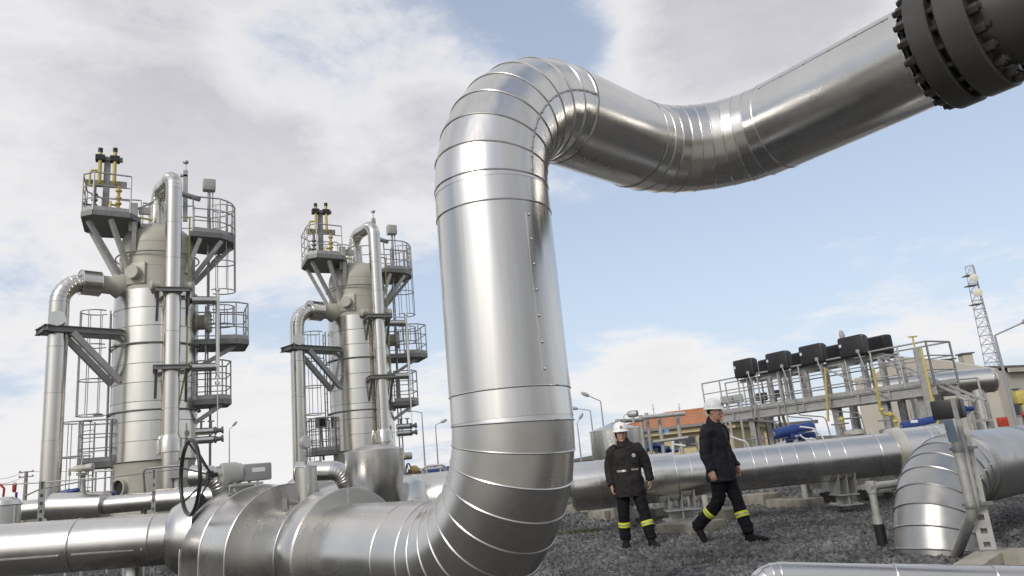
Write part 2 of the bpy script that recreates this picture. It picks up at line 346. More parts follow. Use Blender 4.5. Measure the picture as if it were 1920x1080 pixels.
# riser lap at the right front
na = az(180-33); z0, z1 = low[-1].z+.25, top[0].z-.25
seam([V(B0.x, B0.y, z0+.05), V(B0.x, B0.y, z1-.05)], [na, na], RM, .012, .006, [(V(B0.x, B0.y, z0+.1+(z1-z0-.2)*k/6)+(az(180-36)*(RM+.004)), az(180-36)) for k in range(7)], par=main, m=m_cladv)
def elbow_seam(pts, axisdirs, nrm, r, par, n_scr=2, w=.018):
    sc = []
    for i in range(len(pts)-1):
        for k in ((.22, .78) if n_scr == 2 else (.5,)):
            p = pts[i].lerp(pts[i+1], k); n = nrm(p, i+k); sc.append((p+n*(r+.004), n))
    return seam(pts, [nrm(p, i) for i, p in enumerate(pts)], r, w, .007, sc, par=par)
nt_ = (V(0, 0, 1).cross(aA)).normalized()*-1                # right-hand side of the upper elbow, facing the viewer
def n_top(p, i): return nt_
elbow_seam(top, None, n_top, RM, main)
def n_low(p, i): return (V(0, 0, 1).cross(aL)).normalized() if False else (aL.cross(V(0, 0, 1))).normalized()
d2 = (run2_end-sec[-1]).normalized(); n2 = (V(0, 0, .80)+(-V(d2.y, -d2.x, 0)).normalized()*(-.60)).normalized()
n2 = (V(0, 0, .62)+V(d2.y, -d2.x, 0).normalized()*.78).normalized()
seam([sec[-1].lerp(run2_end, .02), sec[-1].lerp(run2_end, .97)], [n2, n2], RM, .012, .006, [(sec[-1].lerp(run2_end, .06+.17*k)+n2*(RM+.003), n2) for k in range(6)], par=main)
n1 = (V(0, 0, .88)+V(aA.y, -aA.x, 0)*.48).normalized()
seam([top[-1].lerp(sec[0], .05), top[-1].lerp(sec[0], .95)], [n1, n1], RM, .014, .006, [(top[-1].lerp(sec[0], .12+.38*k)+n1*(RM+.003), n1) for k in range(3)], par=main)
# flange pair
fb = run2_end; fl = MB()
RF = .58
fl.lathe([(.30, -.01), (RM-.02, .0), (RM-.02, .03), (.36, .04), (.36, .12)], fb, d2, 64)
fl.lathe([(.30, .10), (RF-.012, .10), (RF, .112), (RF, .268), (RF-.012, .28), (.34, .28)], fb, d2, 96)
fl_o = fl.build('flange', m_flange, main)
f2 = MB(); f2.lathe([(.34, .335), (RF-.012, .335), (RF, .347), (RF, .545), (RF-.012, .557), (.44, .557), (.43, .66), (.395, .86), (.385, 1.0), (.385, 4.2)], fb, d2, 96, cap=False)
f2_o = f2.build('bare_pipe', mat('bare_pipe_paint', (.055, .053, .047), .42, 0, None, .15, 2), main)
g_ = MB(); g_.lathe([(.47, .27), (.47, .37)], fb, d2, 64); g_.build('gasket', m_dark, main)
_, fa, fbb = basis(d2)
for k in range(20):
    t = 2*PI*(k+.5)/20; c = fb+(fa*math.cos(t)+fbb*math.sin(t))*.515
    b_ = MB(); b_.nut(c+d2*.03, d2, .045, .07); b_.tube([c+d2*(.012-.015*rng.random()), c+d2*(.65+.03*rng.random())], .028, 8); b_.nut(c+d2*.557, d2, .045, .08); b_.build('bolt', m_nut, fl_o)
# ------------------------------------------------------------------ ball valve with clad body, gearbox and hand wheel on the left end of the main pipe
vc = B0+aL*4.35; valve = thing('clad_valve', 'bulky silver clad valve body with grey gearbox and large black handwheel left of the riser', 'valve', (vc.x, vc.y, 0))
cr = MB()
cr.lathe([(RM+.004, 2.44), (.615, 2.44), (.622, 2.45), (.622, 2.80), (.615, 2.81), (RM+.004, 2.81)], B0, aL, 96, cap=False); cr.torus(B0+aL*2.45, aL, .62, .007, 96); cr.torus(B0+aL*2.80, aL, .62, .007, 96)
c_o = cr.build('collar_cladding', m_clad, valve)
up_c = MB(); a_ = B0+aL*2.435; up_c.box(a_+V(0, 0, .545), (.025, .012, .14), (aL.cross(V(0, 0, 1)), aL, V(0, 0, 1))); up_c.build('latch_strip', m_galv, c_o)
nrm_v = aL.cross(V(0, 0, 1)).normalized()               # sideways
def arch(s, r, low_, k=40):
    o = [B0+aL*s+nrm_v*r+V(0, 0, low_)]
    for i in range(k+1):
        t = PI*i/k; o.append(B0+aL*s+nrm_v*r*math.cos(t)+V(0, 0, r*math.sin(t)))
    o.append(B0+aL*s-nrm_v*r+V(0, 0, low_)); return o
bd = MB(); ss = [(3.70, .40), (3.70, .715), (4.33, .74), (4.96, .715), (4.96, .40)]
for (sa, ra), (sb, rb) in zip(ss[:-1], ss[1:]): bd.loft([arch(sa, ra, -.58), arch(sb, rb, -.58)], cap=False)
b_o = bd.build('valve_body', m_clad, valve, 12)
eb = MB()
for s_, r_ in ((3.70, .717), (4.33, .74), (4.96, .717)): eb.tube(arch(s_, r_+.002, -.58), .007, 6)
eb.build('edge_bead', m_clad, b_o)
rd = MB(); rd.lathe([(.55, 4.94), (.52, 5.16), (.40, 5.42), (.33, 5.46)], B0+V(0, 0, .06), aL, 64); rd.torus(B0+V(0, 0, .06)+aL*5.16, aL, .52, .007, 64); rd.build('reducer', m_clad, valve)
fl_ = MB(); fd_ = (P(336, 1008.5, 8.9)-P(290, 1011.5, 8.85)).normalized(); fl_.lathe([(.297, 0), (.36, .03), (.44, .16), (.50, .34)], P(318, 1009.5, 8.88), fd_, 64, cap=False); fl_.build('bell_end', m_clad, valve)
hw = az(-128); gx = B0+aL*4.52+hw*.16+V(0, 0, .90)
ped = MB(); ped.box(gx-V(0, 0, .135), (.36, .30, .03), (hw, aL, V(0, 0, 1))); ped.box(gx-V(0, 0, .185), (.20, .20, .09), (hw, aL, V(0, 0, 1)))
for i in (-1, 1):
    for j in (-1, 1): ped.tube([gx+hw*.13*i+aL*.11*j-V(0, 0, .2), gx+hw*.13*i+aL*.11*j-V(0, 0, .105)], .018, 8)
ped.build('gearbox_pedestal', m_grey, valve)
hc = -hw
m_gear = mat('gearbox_paint', (.40, .40, .37), .45, 0, None, .06, 6)
gb = MB(); gb.lathe([(.02, .0), (.10, .0), (.125, .02), (.13, .06), (.13, .18), (.115, .22), (.115, .24)], gx-hc*.26, hc, 40)
for k in range(6):
    t = k*PI/3; _, qa, qb = basis(hc); gb.nut(gx-hc*.265+(qa*math.cos(t)+qb*math.sin(t))*.10, -hc, .014, .016)
g_o = gb.build('gearbox', m_gear, valve)
gc = MB(); gc.box(gx+hc*.14-V(0, 0, .005), (.34, .20, .20), (hc, aL, V(0, 0, 1)), bev=.02); gc_o = gc.build('motor_cover', mat('motor_cover_grey', (.27, .275, .27), .4, 0, None, .06, 5), valve)
side = aL*-1 if (aL.y > 0) else aL
gp = MB(); gp.box(gx+hc*.15+side*.102+V(0, 0, .02), (.15, .004, .05), (hc, aL, V(0, 0, 1))); gp.build('name_plate', m_label, gc_o)
hub = gx-hc*.36; wc = gx-hc*.58; RW = .41
hwm = thing if False else None
hb = MB(); hb.tube([gx-hc*.28, hub-hc*.02], .028, 12); hb.lathe([(.05, -.04), (.055, 0), (.05, .03)], hub, hc, 16); w_o = hb.build('handwheel_hub', m_rubber, valve)
wr = MB(); wr.torus(wc, hc, RW, .023, 72, 12); wr.build('handwheel_rim', m_rubber, w_o)
_, qa, qb = basis(hc)
for k in range(6):
    t = k*PI/3+.3; sp = MB(); sp.tube([hub+(qa*math.cos(t)+qb*math.sin(t))*.03, wc+(qa*math.cos(t)+qb*math.sin(t))*(RW-.01)], .011, 8); sp.build('spoke', m_rubber, w_o)
# small upright clad stub with gauge, on top of the pipe
sb = B0+aL*3.33+nrm_v*.02
if (sb+nrm_v).y < sb.y: pass
stub = thing('drain_stub', 'upright silver stub pipe with pressure gauge standing on the big pipe behind the collar', 'stub pipe', (sb.x, sb.y, sb.z+.4))
s_ = MB(); s_.lathe([(.115, .36), (.115, .88), (.10, .90), (.03, .905)], sb, (0, 0, 1), 40); s_.torus(sb+V(0, 0, .88), (0, 0, 1), .113, .006, 40); s_.build('stub_cladding', m_cladv, stub)
gg = MB(); gt = sb+V(0, 0, .9); gg.tube([gt, gt+V(0, 0, .16)], .014, 8); gg.box(gt+V(0, 0, .06), (.04, .03, .04)); gg.tube([gt+V(0, 0, .07), gt+V(.08, -.02, .05)], .006, 6); gg.box(gt+V(0, 0, .12), (.03, .03, .03)); gq = gg.build('gauge_cock', m_steel, stub)
g2 = MB(); fd = (V(0, 0, EYE)-gt); fd.z = 0; fd = (fd.normalized()+V(.9, .2, 0)).normalized(); g2.lathe([(.065, -.03), (.07, -.02), (.07, .02), (.062, .03)], gt+V(0, 0, .24), fd, 28); g2.tube([gt+V(0, 0, .14), gt+V(0, 0, .19)], .018, 8); g_o2 = g2.build('gauge_case', m_galv, stub)
g3 = MB(); g3.lathe([(.055, .0), (.055, .002)], gt+V(0, 0, .24)+fd*.0305, fd, 28); g3.build('gauge_face', m_label, g_o2)
sv = MB(); q_ = sb+V(0, 0, .52)-aL*0+hw*.14; sv.tube([q_-hw*.05, q_+hw*.08], .02, 8); sv.box(q_+hw*.09, (.05, .05, .12)); sv.tube([q_+hw*.09-V(0, 0, .08), q_+hw*.09+V(0, 0, .10)], .012, 6); sv.build('drain_cock', m_steel, stub)
# small bore pipe running left out of the valve
lp = [P(455, 1001, 9.05), P(-150, 1043, 8.6)]; lpt = thing('insulated_pipe', 'long silver clad pipe running out to the left edge from the handwheel valve', 'pipe', (lp[1].x, lp[1].y, 0))
LR = .295
clad([lp[0], P(336, 1008.5, 8.9), P(290, 1011.5, 8.85), P(147, 1022, 8.75), P(-150, 1043, 8.6)], LR, .010, 72).build('pipe_cladding', m_clad, lpt)
ldir = (lp[1]-lp[0]).normalized(); ln = (ldir.cross(V(0, 0, 1))); ln = ln if ln.y < 0 else -ln; lnn = (ln-V(0, 0, .30)).normalized()
seam([P(282, 1011.8, 8.85), P(150, 1021.5, 8.75)], [lnn, lnn], LR, .016, .008, [(P(282-40*k, 1011.8+2.9*k, 8.84)+lnn*(LR+.004), lnn) for k in range(4)], par=lpt)
seam([P(140, 1022.5, 8.74), P(-100, 1039.5, 8.62)], [lnn, lnn], LR, .016, .008, [(P(130-45*k, 1023.2+3.2*k, 8.73)+lnn*(LR+.004), lnn) for k in range(5)], par=lpt)
for px in (250,):
    s0 = P(px, 1055, 9.3); sp = MB(); sp.lathe([(.13, 0), (.13, s0.z+.05), (.12, s0.z+.08)], (s0.x, s0.y, 0), (0, 0, 1), 32); sp.torus((s0.x, s0.y, .16), (0, 0, 1), .132, .006, 32); sp.build('drain_leg', m_cladv, lpt)
for px in (188, 193):
    s0 = P(px, 1070, 9.0); sp = MB(); sp.tube([(s0.x, s0.y, 0), (s0.x, s0.y, .5)], .012, 8); sp.build('support_rod', m_galv, lpt)
# ------------------------------------------------------------------ the two separator towers
t1 = P(292, 700, 20.9); T1 = V(t1.x, t1.y, 0); ph = math.atan2(T1.x, T1.y); hd = math.hypot(T1.x, T1.y)
tx, ty = V(math.cos(ph), -math.sin(ph), 0), V(math.sin(ph), math.cos(ph), 0)
def TL(px, py, dy=0.):                                       # tower coordinates of what the photo shows at a pixel, dy behind the axis
    d = ray(px, py); k = (hd+dy)/d.dot(ty); p = d*k; return V(p.dot(tx), dy, EYE+p.z)
def rail(mb, pts, h=1.1, n=3, r=.022, closed=False, toe=True):
    pts = [V(p) for p in pts]
    for k in range(n): mb.tube([p+V(0, 0, h*(k+1)/n) for p in pts], r if k == n-1 else r*.75, 6)
    for a, b in zip(pts[:-1], pts[1:]):
        m_ = max(1, round((b-a).length/.8))
        for i in range(m_): q = a.lerp(b, i/m_); mb.tube([q, q+V(0, 0, h)], r, 6)
    mb.tube([pts[-1], pts[-1]+V(0, 0, h)], r, 6)
    if toe:
        for a, b in zip(pts[:-1], pts[1:]): mb.beam(a+V(0, 0, .07), b+V(0, 0, .07), .012, .12)
    return mb
def deckmb(poly, z, th=.12):
    mb = MB(); a = [V(x, y, z) for x, y in poly]; b = [V(x, y, z-th) for x, y in poly]; mb.loft([b, a])
    for p, q in zip(a, a[1:]+a[:1]): mb.beam(p-V(0, 0, .06), q-V(0, 0, .06), .05, .15)
    return mb
def ladder(par, x, y, z0, z1, out, cage0=None, name='ladder'):
    out = V(out).normalized(); w = V(-out.y, out.x, 0)*.22; c = V(x, y, 0); mb = MB()
    for s_ in (-1, 1): mb.tube([c+w*s_+V(0, 0, z0), c+w*s_+V(0, 0, z1)], .024, 6)
    z = z0+.2
    while z < z1: mb.tube([c-w+V(0, 0, z), c+w+V(0, 0, z)], .012, 5); z += .3
    lo = mb.build(name, m_galv, par)
    if cage0 is not None:
        cg = MB(); arcs = [V(-.36*math.cos(t), 0, 0) for t in ()]
        def ringpt(t, z): return c+out*(.38-.38*math.cos(t))*1.0+V(-out.y, out.x, 0)*.36*math.sin(t)+V(0, 0, z)
        ts = [R(45+270*i/12) for i in range(13)]; z = cage0
        while z <= z1+.01:
            cg.tube([ringpt(t, z) for t in ts], .018, 5); z += max(.3, (z1-cage0)/max(1, round((z1-cage0)/.9)))
        for i in (1, 3, 5, 6, 7, 9, 11): cg.tube([ringpt(ts[i], cage0), ringpt(ts[i], z1)], .012, 5)
        cg.build('safety_cage', m_galv, lo)
    return lo
def make_tower():
    t = thing('separator_tower', 'nearer and taller separator tower at the left with yellow valve pipes on its top platform', 'tower', T1, -ph, 'separator towers', local=True)
    zt, zb = TL(292, 558).z, TL(292, 865).z
    # cladding in rings
    zs = [zb+(zt-zb)*k/9 for k in range(10)]; mb = MB()
    for a, b in zip(zs[:-1], zs[1:]): mb.lathe([(1.106, a), (1.10, b+.012)], (0, 0, 0), (0, 0, 1), 96, cap=False)
    for k, (a, b) in enumerate(zip(zs[:-1], zs[1:])):
        for j in range(5):
            an = R(72*j+36*(k % 2)-130); mb.beam(V(1.106*math.cos(an), 1.106*math.sin(an), a+.02), V(1.104*math.cos(an), 1.104*math.sin(an), b-.02), .02, .006, (math.cos(an), math.sin(an), 0))
        mb.torus((0, 0, a), (0, 0, 1), 1.103, .009, 96, 5)
    mb.lathe([(1.02, zb), (1.10, zb+.001)], (0, 0, 0), (0, 0, 1), 96, cap=False)
    sh = mb.build('shell_cladding', m_tower, t)
    pc = MB(); an = R(-72); pc.box((1.105*math.cos(R(-68)), 1.105*math.sin(R(-68)), zb+.75), (.9, .012, .75), (V(-math.sin(R(-68)), math.cos(R(-68)), 0), V(math.cos(R(-68)), math.sin(R(-68)), 0), V(0, 0, 1)))
    rg = MB()
    for py in (655, 775):
        z = TL(292, py).z; rg = MB(); rg.torus((0, 0, z), (0, 0, 1), 1.17, .022, 96, 6)
        for j in range(14): an = 2*PI*j/14; rg.beam(V(1.10*math.cos(an), 1.10*math.sin(an), z), V(1.18*math.cos(an), 1.18*math.sin(an), z), .05, .03)
        rg.build('sprinkler_ring', m_steel, t); rg = MB()
        for j in (): rg.box((1.13*math.cos(an), 1.13*math.sin(an), z), (.09, .09, .04), (V(math.cos(an), math.sin(an), 0), V(-math.sin(an), math.cos(an), 0), V(0, 0, 1)))
    z = TL(292, 490).z; rg = MB(); rg.torus((0, 0, z), (0, 0, 1), 1.10, .02, 96, 6)
    rg.build('sprinkler_ring', m_steel, t)
    zd = TL(292, 470).z; ztop = TL(292, 430).z+.12
    dm = MB(); dm.lathe([(1.0, zt-.12), (1.0, zd)]+[(1.0*math.cos(q), zd+(ztop-zd)*math.sin(q)) for q in (PI/2*i/14 for i in range(1, 15))], (0, 0, 0), (0, 0, 1), 96)
    dm.torus((0, 0, zt+.02), (0, 0, 1), 1.0, .05, 96, 8)
    for zz_, rr_ in ((zd, 1.001), ((zt+zd)/2, 1.001)): dm.torus((0, 0, zz_), (0, 0, 1), rr_, .006, 96, 4)
    do = dm.build('painted_dome', m_olive, t)
    ma = R(-147+90)
    md = V(math.sin(R(-147)), math.cos(R(-147)), 0); mp_ = TL(252, 512, -.85).z
    mw = MB(); x_ = V(-md.y, md.x, 0); mw.box(md*1.0+V(0, 0, mp_), (.56, .06, .62), (x_, md, V(0, 0, 1)), bev=.025); mw.lathe([(.19, .0), (.19, .22), (.185, .235)], md*.98+V(0, 0, mp_), md, 32); mw.build('manhole', m_olive, do)
    sk = MB(); sk.lathe([(1.04, 0), (1.04, zb-.12), (1.07, zb-.02), (1.02, zb)], (0, 0, 0), (0, 0, 1), 96); sk.lathe([(1.25, 0), (1.25, .12), (1.05, .12)], (0, 0, 0), (0, 0, 1), 64)
    so_ = sk.build('skirt', m_olive, t)
    hd_ = V(math.sin(R(-132)), math.cos(R(-132)), 0); hz_ = TL(225, 915, -.8).z
    hh = MB(); hh.lathe([(.24, .9), (.24, 1.14), (.20, 1.14), (.20, .95)], V(0, 0, hz_), hd_, 32, cap=False); hh.build('skirt_opening', m_olive, so_)
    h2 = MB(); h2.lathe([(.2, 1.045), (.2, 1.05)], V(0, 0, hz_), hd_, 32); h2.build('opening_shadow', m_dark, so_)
    # overhead vapour line: drum nozzle, gooseneck, front downpipe
    fx = TL(321, 700, -1.42).x; gz = TL(322, 322, -1.1).z-.24
    vl = MB(); path = fillet([V(-.02, 0, ztop+.3), V(-.02, 0, gz), V(fx, -1.42, gz), V(fx, -1.42, 1.55)], .42, 8)
    clad(split_long(path, .98), .21, .006, 36, mb=vl); vo = vl.build('vapour_pipe', m_tower, t)
    dr = MB(); za, zb_ = TL(295, 427).z, TL(295, 388).z; dr.lathe([(.22, za-.12), (.22, za-.02), (.27, za), (.27, zb_), (.2, zb_+.03)], (-.02, 0, 0), (0, 0, 1), 40); dr.torus((-.02, 0, za), (0, 0, 1), .27, .012, 40); dr.torus((-.02, 0, zb_), (0, 0, 1), .27, .01, 40); dr.build('nozzle_drum', m_tower, vo)
    nk = MB(); nk.lathe([(.2, ztop-.1), (.2, za-.1)], (-.02, 0, 0), (0, 0, 1), 32); nk.build('nozzle_neck', m_olive, do)
    sl_ = MB(); zq, zr = TL(320, 848, -1.42).z, TL(320, 828, -1.42).z; sl_.lathe([(.215, zq-.01), (.28, zq), (.28, zr+.05), (.215, zr+.18)], (fx, -1.42, 0), (0, 0, 1), 36); sl_.build('pipe_sleeve', m_tower, vo)
    for py in (549, 692):
        z = TL(322, py, -1.3).z; br = MB()
        br.ibeam(V(fx-.42, -1.72, z), V(fx+.42, -1.72, z), .10, .12); br.ibeam(V(fx-.40, -1.72, z), V(fx-.40, -.9, z), .09, .12); br.ibeam(V(fx+.40, -1.72, z), V(fx+.40, -.85, z), .09, .12)
        for s_ in (-1, 1): br.beam(V(fx+.36*s_, -1.55, z-.05), V(fx+.38*s_, -1.0, z-.85), .07, .07)
        br.torus((fx, -1.42, z), (0, 0, 1), .235, .025, 32); br.build('pipe_bracket', m_steel, t)
        if py == 549:
            for s_, ln_ in ((-1, .22), (1, .22)): tr = MB(); tr.lathe([(.13, 0), (.13, ln_), (.10, ln_+.02)], V(fx+(.30 if s_ > 0 else -.34), -1.25, z+.2), (s_, -.35, 0), 24); tr.build('trunnion', m_olive, t)
    # side riser pipe at the left
    pd = V(math.sin(R(-112)), math.cos(R(-112)), 0); pz = TL(190, 529, -.8).z; RP = 2.50
    sp = MB(); pa = fillet([pd*1.4+V(0, 0, pz), pd*RP+V(0, 0, pz), pd*RP+V(0, 0, .6)], .62, 8); clad(split_long(pa, 1.15), .235, .006, 40, mb=sp); spo = sp.build('side_riser', m_tower, t)
    s2 = MB(); s2.lathe([(.24, 1.55), (.34, 1.56), (.34, 2.02), (.24, 2.03)], V(0, 0, pz), pd, 40); s2.torus(pd*1.56+V(0, 0, pz), pd, .34, .012, 40); s2.torus(pd*2.02+V(0, 0, pz), pd, .34, .012, 40); s2.build('sleeve', m_tower, spo)
    s3 = MB(); s3.lathe([(.36, .9), (.36, 1.08), (.25, 1.25), (.25, 1.56)], V(0, 0, pz), pd, 40); s3.build('side_nozzle', m_olive, t)
    bz = TL(116, 618, -1.1).z; bm_ = MB(); w_ = V(-pd.y, pd.x, 0)
    for s_ in (-1, 1):
        bm_.ibeam(pd*(RP+.42)+w_*.30*s_+V(0, 0, bz), pd*.95+w_*.30*s_+V(0, 0, bz), .12, .16)
    bm_.ibeam(pd*(RP+.36)-w_*.42+V(0, 0, bz), pd*(RP+.36)+w_*.42+V(0, 0, bz), .12, .16); bm_.ibeam(pd*(RP-.34)-w_*.3+V(0, 0, bz), pd*(RP-.34)+w_*.3+V(0, 0, bz), .10, .12)
    bm_.build('support_beam', m_steel, t)
    zdg = TL(222, 716, -.6).z
    for s_ in (-1, 1):
        dg = MB(); dg.beam(pd*(RP-.25)+w_*.30*s_+V(0, 0, bz-.08), pd*1.04+w_*.30*s_+V(0, 0, zdg), .15, .15); dg.build('diagonal_brace', m_galv, t)
    tk = MB(); tk.lathe([(.2, 0), (.2, .16)], pd*(RP+.0)+V(0, 0, bz+.24)+V(0, -.22, 0), (0, -1, 0.1), 28); tk.build('trunnion', m_tower, t)
    # top platforms
    def platform(poly, z, gates, braces, name='platform'):
        d_ = deckmb(poly, z).build(name, m_steel, t)
        rl = MB()
        for g in gates: rail(rl, [V(x, y, z) for x, y in g])
        rl.build('handrail', m_galv, d_)
        b_ = MB()
        for a, b in braces: b_.beam(a, b, .11, .11)
        if braces: b_.build('knee_brace', m_galv, d_)
        return d_
    zl = TL(190, 402, -.9).z
    pl = [(-1.90, -1.0), (-1.62, -1.25), (-.72, -1.1), (-.5, -.75), (-.5, .75), (-1.55, .75), (-1.9, .3)]
    platform(pl, zl, [[(-.72, -1.1), (-1.62, -1.25), (-1.90, -1.0), (-1.90, .3), (-1.55, .75), (-.5, .75)], [(-.45, .95), (.3, 1.15), (1.0, .95)]],
             [(V(-1.75, -.9, zl-.2), V(-.88, -.5, zl-1.75)), (V(-1.2, -1.1, zl-.2), V(-.72, -.72, zl-1.55)), (V(-1.75, .1, zl-.2), V(-.98, 0, zl-1.75)), (V(-.62, -.95, zl-.2), V(-.62, -.80, zl-1.0))])
    zr_ = TL(392, 452, 0.1).z
    def arc_(cx, cy, r, a0, a1, n=8): return [(cx+r*math.cos(R(a0+(a1-a0)*i/n)), cy+r*math.sin(R(a0+(a1-a0)*i/n))) for i in range(n+1)]
    pr = [(.85, -.75)]+arc_(1.15, .2, .98, -60, 70)+[(.85, .9)]
    platform(pr, zr_, [[(.9, -.72)]+arc_(1.15, .2, .98, -60, 70)+[(.95, 1.0)]],
             [(V(1.7, -.55, zr_-.2), V(.93, -.35, zr_-1.3)), (V(2.0, .1, zr_-.2), V(1.0, .1, zr_-1.35)), (V(1.1, -.7, zr_-.2), V(.72, -.68, zr_-1.25)), (V(1.75, .9, zr_-.2), V(.9, .5, zr_-1.35))])
    zm = TL(430, 643, 0.2).z
    platform([(1.0, -.35), (2.1, -.45), (2.45, -.25), (2.45, .95), (1.0, .95)], zm, [[(1.55, -.40), (2.1, -.45), (2.45, -.25), (2.45, .95), (1.1, .95)]], [(V(2.1, -.1, zm-.15), V(1.1, -.05, zm-.75))])
    zw = TL(395, 752, -.2).z
    platform([(.95, -.55), (1.7, -.7), (1.95, -.4), (1.9, .5), (.95, .6)], zw, [[(1.05, -.57), (1.7, -.7), (1.95, -.4), (1.9, .5), (1.0, .6)]], [(V(1.7, -.45, zw-.15), V(1.02, -.35, zw-.6))])
    zk = TL(195, 868, .2).z
    platform([(-.95, -.4), (-1.7, -.4), (-1.8, -.2), (-1.8, .8), (-.95, .8)], zk, [[(-1.05, -.4), (-1.7, -.4), (-1.8, -.2), (-1.8, .8), (-1.0, .8)]], [])
    ladder(t, 1.36, -.05, zm+.0, zr_+1.0, (1, -.15, 0), zm+1.5)
    ladder(t, 1.32, -.12, zw, zm+1.0, (1, -.2, 0), zw+2.2); ladder(t, 1.45, .35, .1, zw+1.0, (1, 0, 0), None)
    ladder(t, -1.18, .35, zk+.0, TL(210, 585, .3).z, (-1, 0, 0), zk+1.3)
    ladder(t, -1.62, .30, .1, zk+1.1, (-.7, -.7, 0), .8)
    # valve stand on the left platform
    vs_ = thing if False else None
    a_, b_ = TL(197, 402, -.6), TL(202, 300, -.6); st = MB(); st.ibeam(a_, b_, .16, .14); zc = TL(197, 345, -.6).z; st.beam(V(a_.x-.5, -.6, zc), V(a_.x+.52, -.6, zc), .12, .17); zc2 = b_.z; st.beam(V(a_.x-.24, -.66, zc2), V(a_.x+.40, -.66, zc2), .10, .12)
    st.build('valve_stand', m_steel, t)
    for px in (186, 214):
        q = TL(px, 345, -.72); h = TL(px, 284, -.72).z; vp = MB(); vp.tube(fillet([q+V(0, 0, h-q.z), q+V(0, 0, .06), q+V(.12 if px < 200 else .10, .1, 0)], .1, 5), .050, 12); vpo = vp.build('vent_pipe', m_yellow, t)
        tp = MB(); tp.tube([q+V(0, 0, h-q.z-.02), q+V(0, 0, h-q.z+.10)], .062, 12); tp.box(q+V(0, .05, zc2-q.z), (.24, .24, .16)); tp.build('vent_clamp', m_dark, vpo)
    u = MB(); q0, q1 = TL(168, 346, -.7), TL(184, 320, -.7); u.tube(fillet([q0+V(.08, 0, -.05), q0, V(q0.x, -.7, q1.z), V(q1.x, -.7, q1.z)], .08, 4), .032, 8); u.build('vent_bypass', m_yellow, t)
    for px, ym, mm in ((223, (358, 372, 382, 392), m_yellow), (178, (365, 375, 385, 397), m_steel)):
        vv = MB(); q = TL(px, 350, -.75); e = TL(px, 402, -.75).z; vv.tube([q, V(q.x, q.y, e)], .045, 10)
        for y_ in ym: z = TL(px, y_, -.75).z; vv.lathe([(.07, -.035), (.085, -.015), (.085, .015), (.07, .035)], (q.x, q.y, z), (0, 0, 1), 14)
        vv.tube([V(q.x, q.y, e+.25), V(q.x-.2, q.y-.1, e+.25)], .03, 8); vv.torus((q.x-.2, q.y-.1, e+.25), (-.9, -.45, 0), .09, .015, 16); vv.build('relief_valve', mm, t)
    cbx = MB(); q = TL(250, 408, -.8); cbx.box(q, (.22, .12, .85)); cbx.box(q+V(.28, .1, .25), (.3, .1, .2)); cbx.box(q+V(.33, .1, -.2), (.25, .1, .12)); cbx.tube([q+V(.1, .1, .3), q+V(.5, .1, .55)], .03, 6); cbx.build('cabinet', m_galv, t)
    yl = MB(); q = TL(262, 408, -.2); yl.tube(fillet([q, q+V(.55, 0, -.1), q+V(.62, 0, -.5)], .12, 4), .03, 8); yl.lathe([(.09, 0), (.09, .08)], q+V(.62, 0, -.45), (0, 0, 1), 12); yl.build('yellow_vent_line', m_yellow, t)
    # mast, box and sprinkler header on the right platform
    ms = MB(); q = TL(347, 415, -.2); h = TL(349, 306, -.2).z; ms.beam(q, V(q.x, q.y, h-.25), .13, .10); ms.tube([V(q.x, q.y, h-.3), V(q.x, q.y, h)], .02, 6); ms.lathe([(.03, 0), (.08, .02), (.08, .08), (.03, .1)], (q.x, q.y, h-.02), (0, 0, 1), 12); ms.beam(V(q.x-.15, q.y, h-.42), V(q.x+.05, q.y, h-.42), .1, .06); ms.build('mast', m_galv, t)
    ar = MB(); q = TL(335, 362, -.8); ar.lathe([(.08, 0), (.08, .62)], q, (1, .35, -.12), 16); ar.build('guide_arm', m_galv, t)
    jb = MB(); q = TL(392, 348, -.3); jb.box(q, (.36, .26, .36), bev=.03); jb.tube([q-V(0, 0, .16), V(q.x, q.y, zr_)], .045, 8); jb.tube([q-V(-.1, 0, .16), V(q.x+.12, q.y, zr_)], .02, 6); jb.build('junction_box', m_grey, t)
    # sight tube
    for py in (563, 689):
        q = TL(360, py, -.75); e = TL(404, py, -.75).x; h = MB(); h.lathe([(.12, 0), (.12, e-q.x), (.10, e-q.x+.02)], q, (1, 0, 0), 24); h.build('level_nozzle', m_tower, t)
    sx = TL(408, 620, -.75); st = MB(); st.tube([V(sx.x, -.75, TL(408, 548, -.75).z), V(sx.x, -.75, TL(408, 705, -.75).z)], .055, 12); st.tube([V(sx.x, -.75, TL(408, 540, -.75).z), V(sx.x, -.75, TL(408, 812, -.75).z)], .018, 6)
    for py in (543, 708, 718): st.lathe([(.07, -.04), (.07, .04)], (sx.x, -.75, TL(408, py, -.75).z), (0, 0, 1), 10)
    st.build('sight_tube', m_tower, t)
    for py in (810, 826):
        q = TL(366, py, -.75); e = TL(400, py, -.75).x; h = MB(); h.lathe([(.10, 0), (.10, e-q.x)], q, (1, 0, 0), 20)
        ho = h.build('drain_nozzle', m_tower, t); k_ = MB()
        k_.lathe([(.05, 0), (.11, .03), (.11, .07), (.06, .1), (.06, .2), (.1, .22), (.1, .26)], V(e, -.75, q.z), (1, 0, .05), 12)
        k_.build('cap_flange', m_steel, ho)
        if py == 810:
            w = MB()
            for dx in (.15, .40): w.tube([q+V(dx, 0, .08), q+V(dx, 0, .28)], .03, 8); w.tube([q+V(dx-.09, 0, .27), q+V(dx+.09, 0, .27)], .02, 6)
            w.build('needle_valve', m_steel, ho)
    fw = MB(); q = TL(384, 608, .1); fw.lathe([(.22, -.3), (.22, .0), (.33, .0), (.33, .09), (.22, .09)], V(1.30, -.2, q.z), (1, -.25, 0), 28)
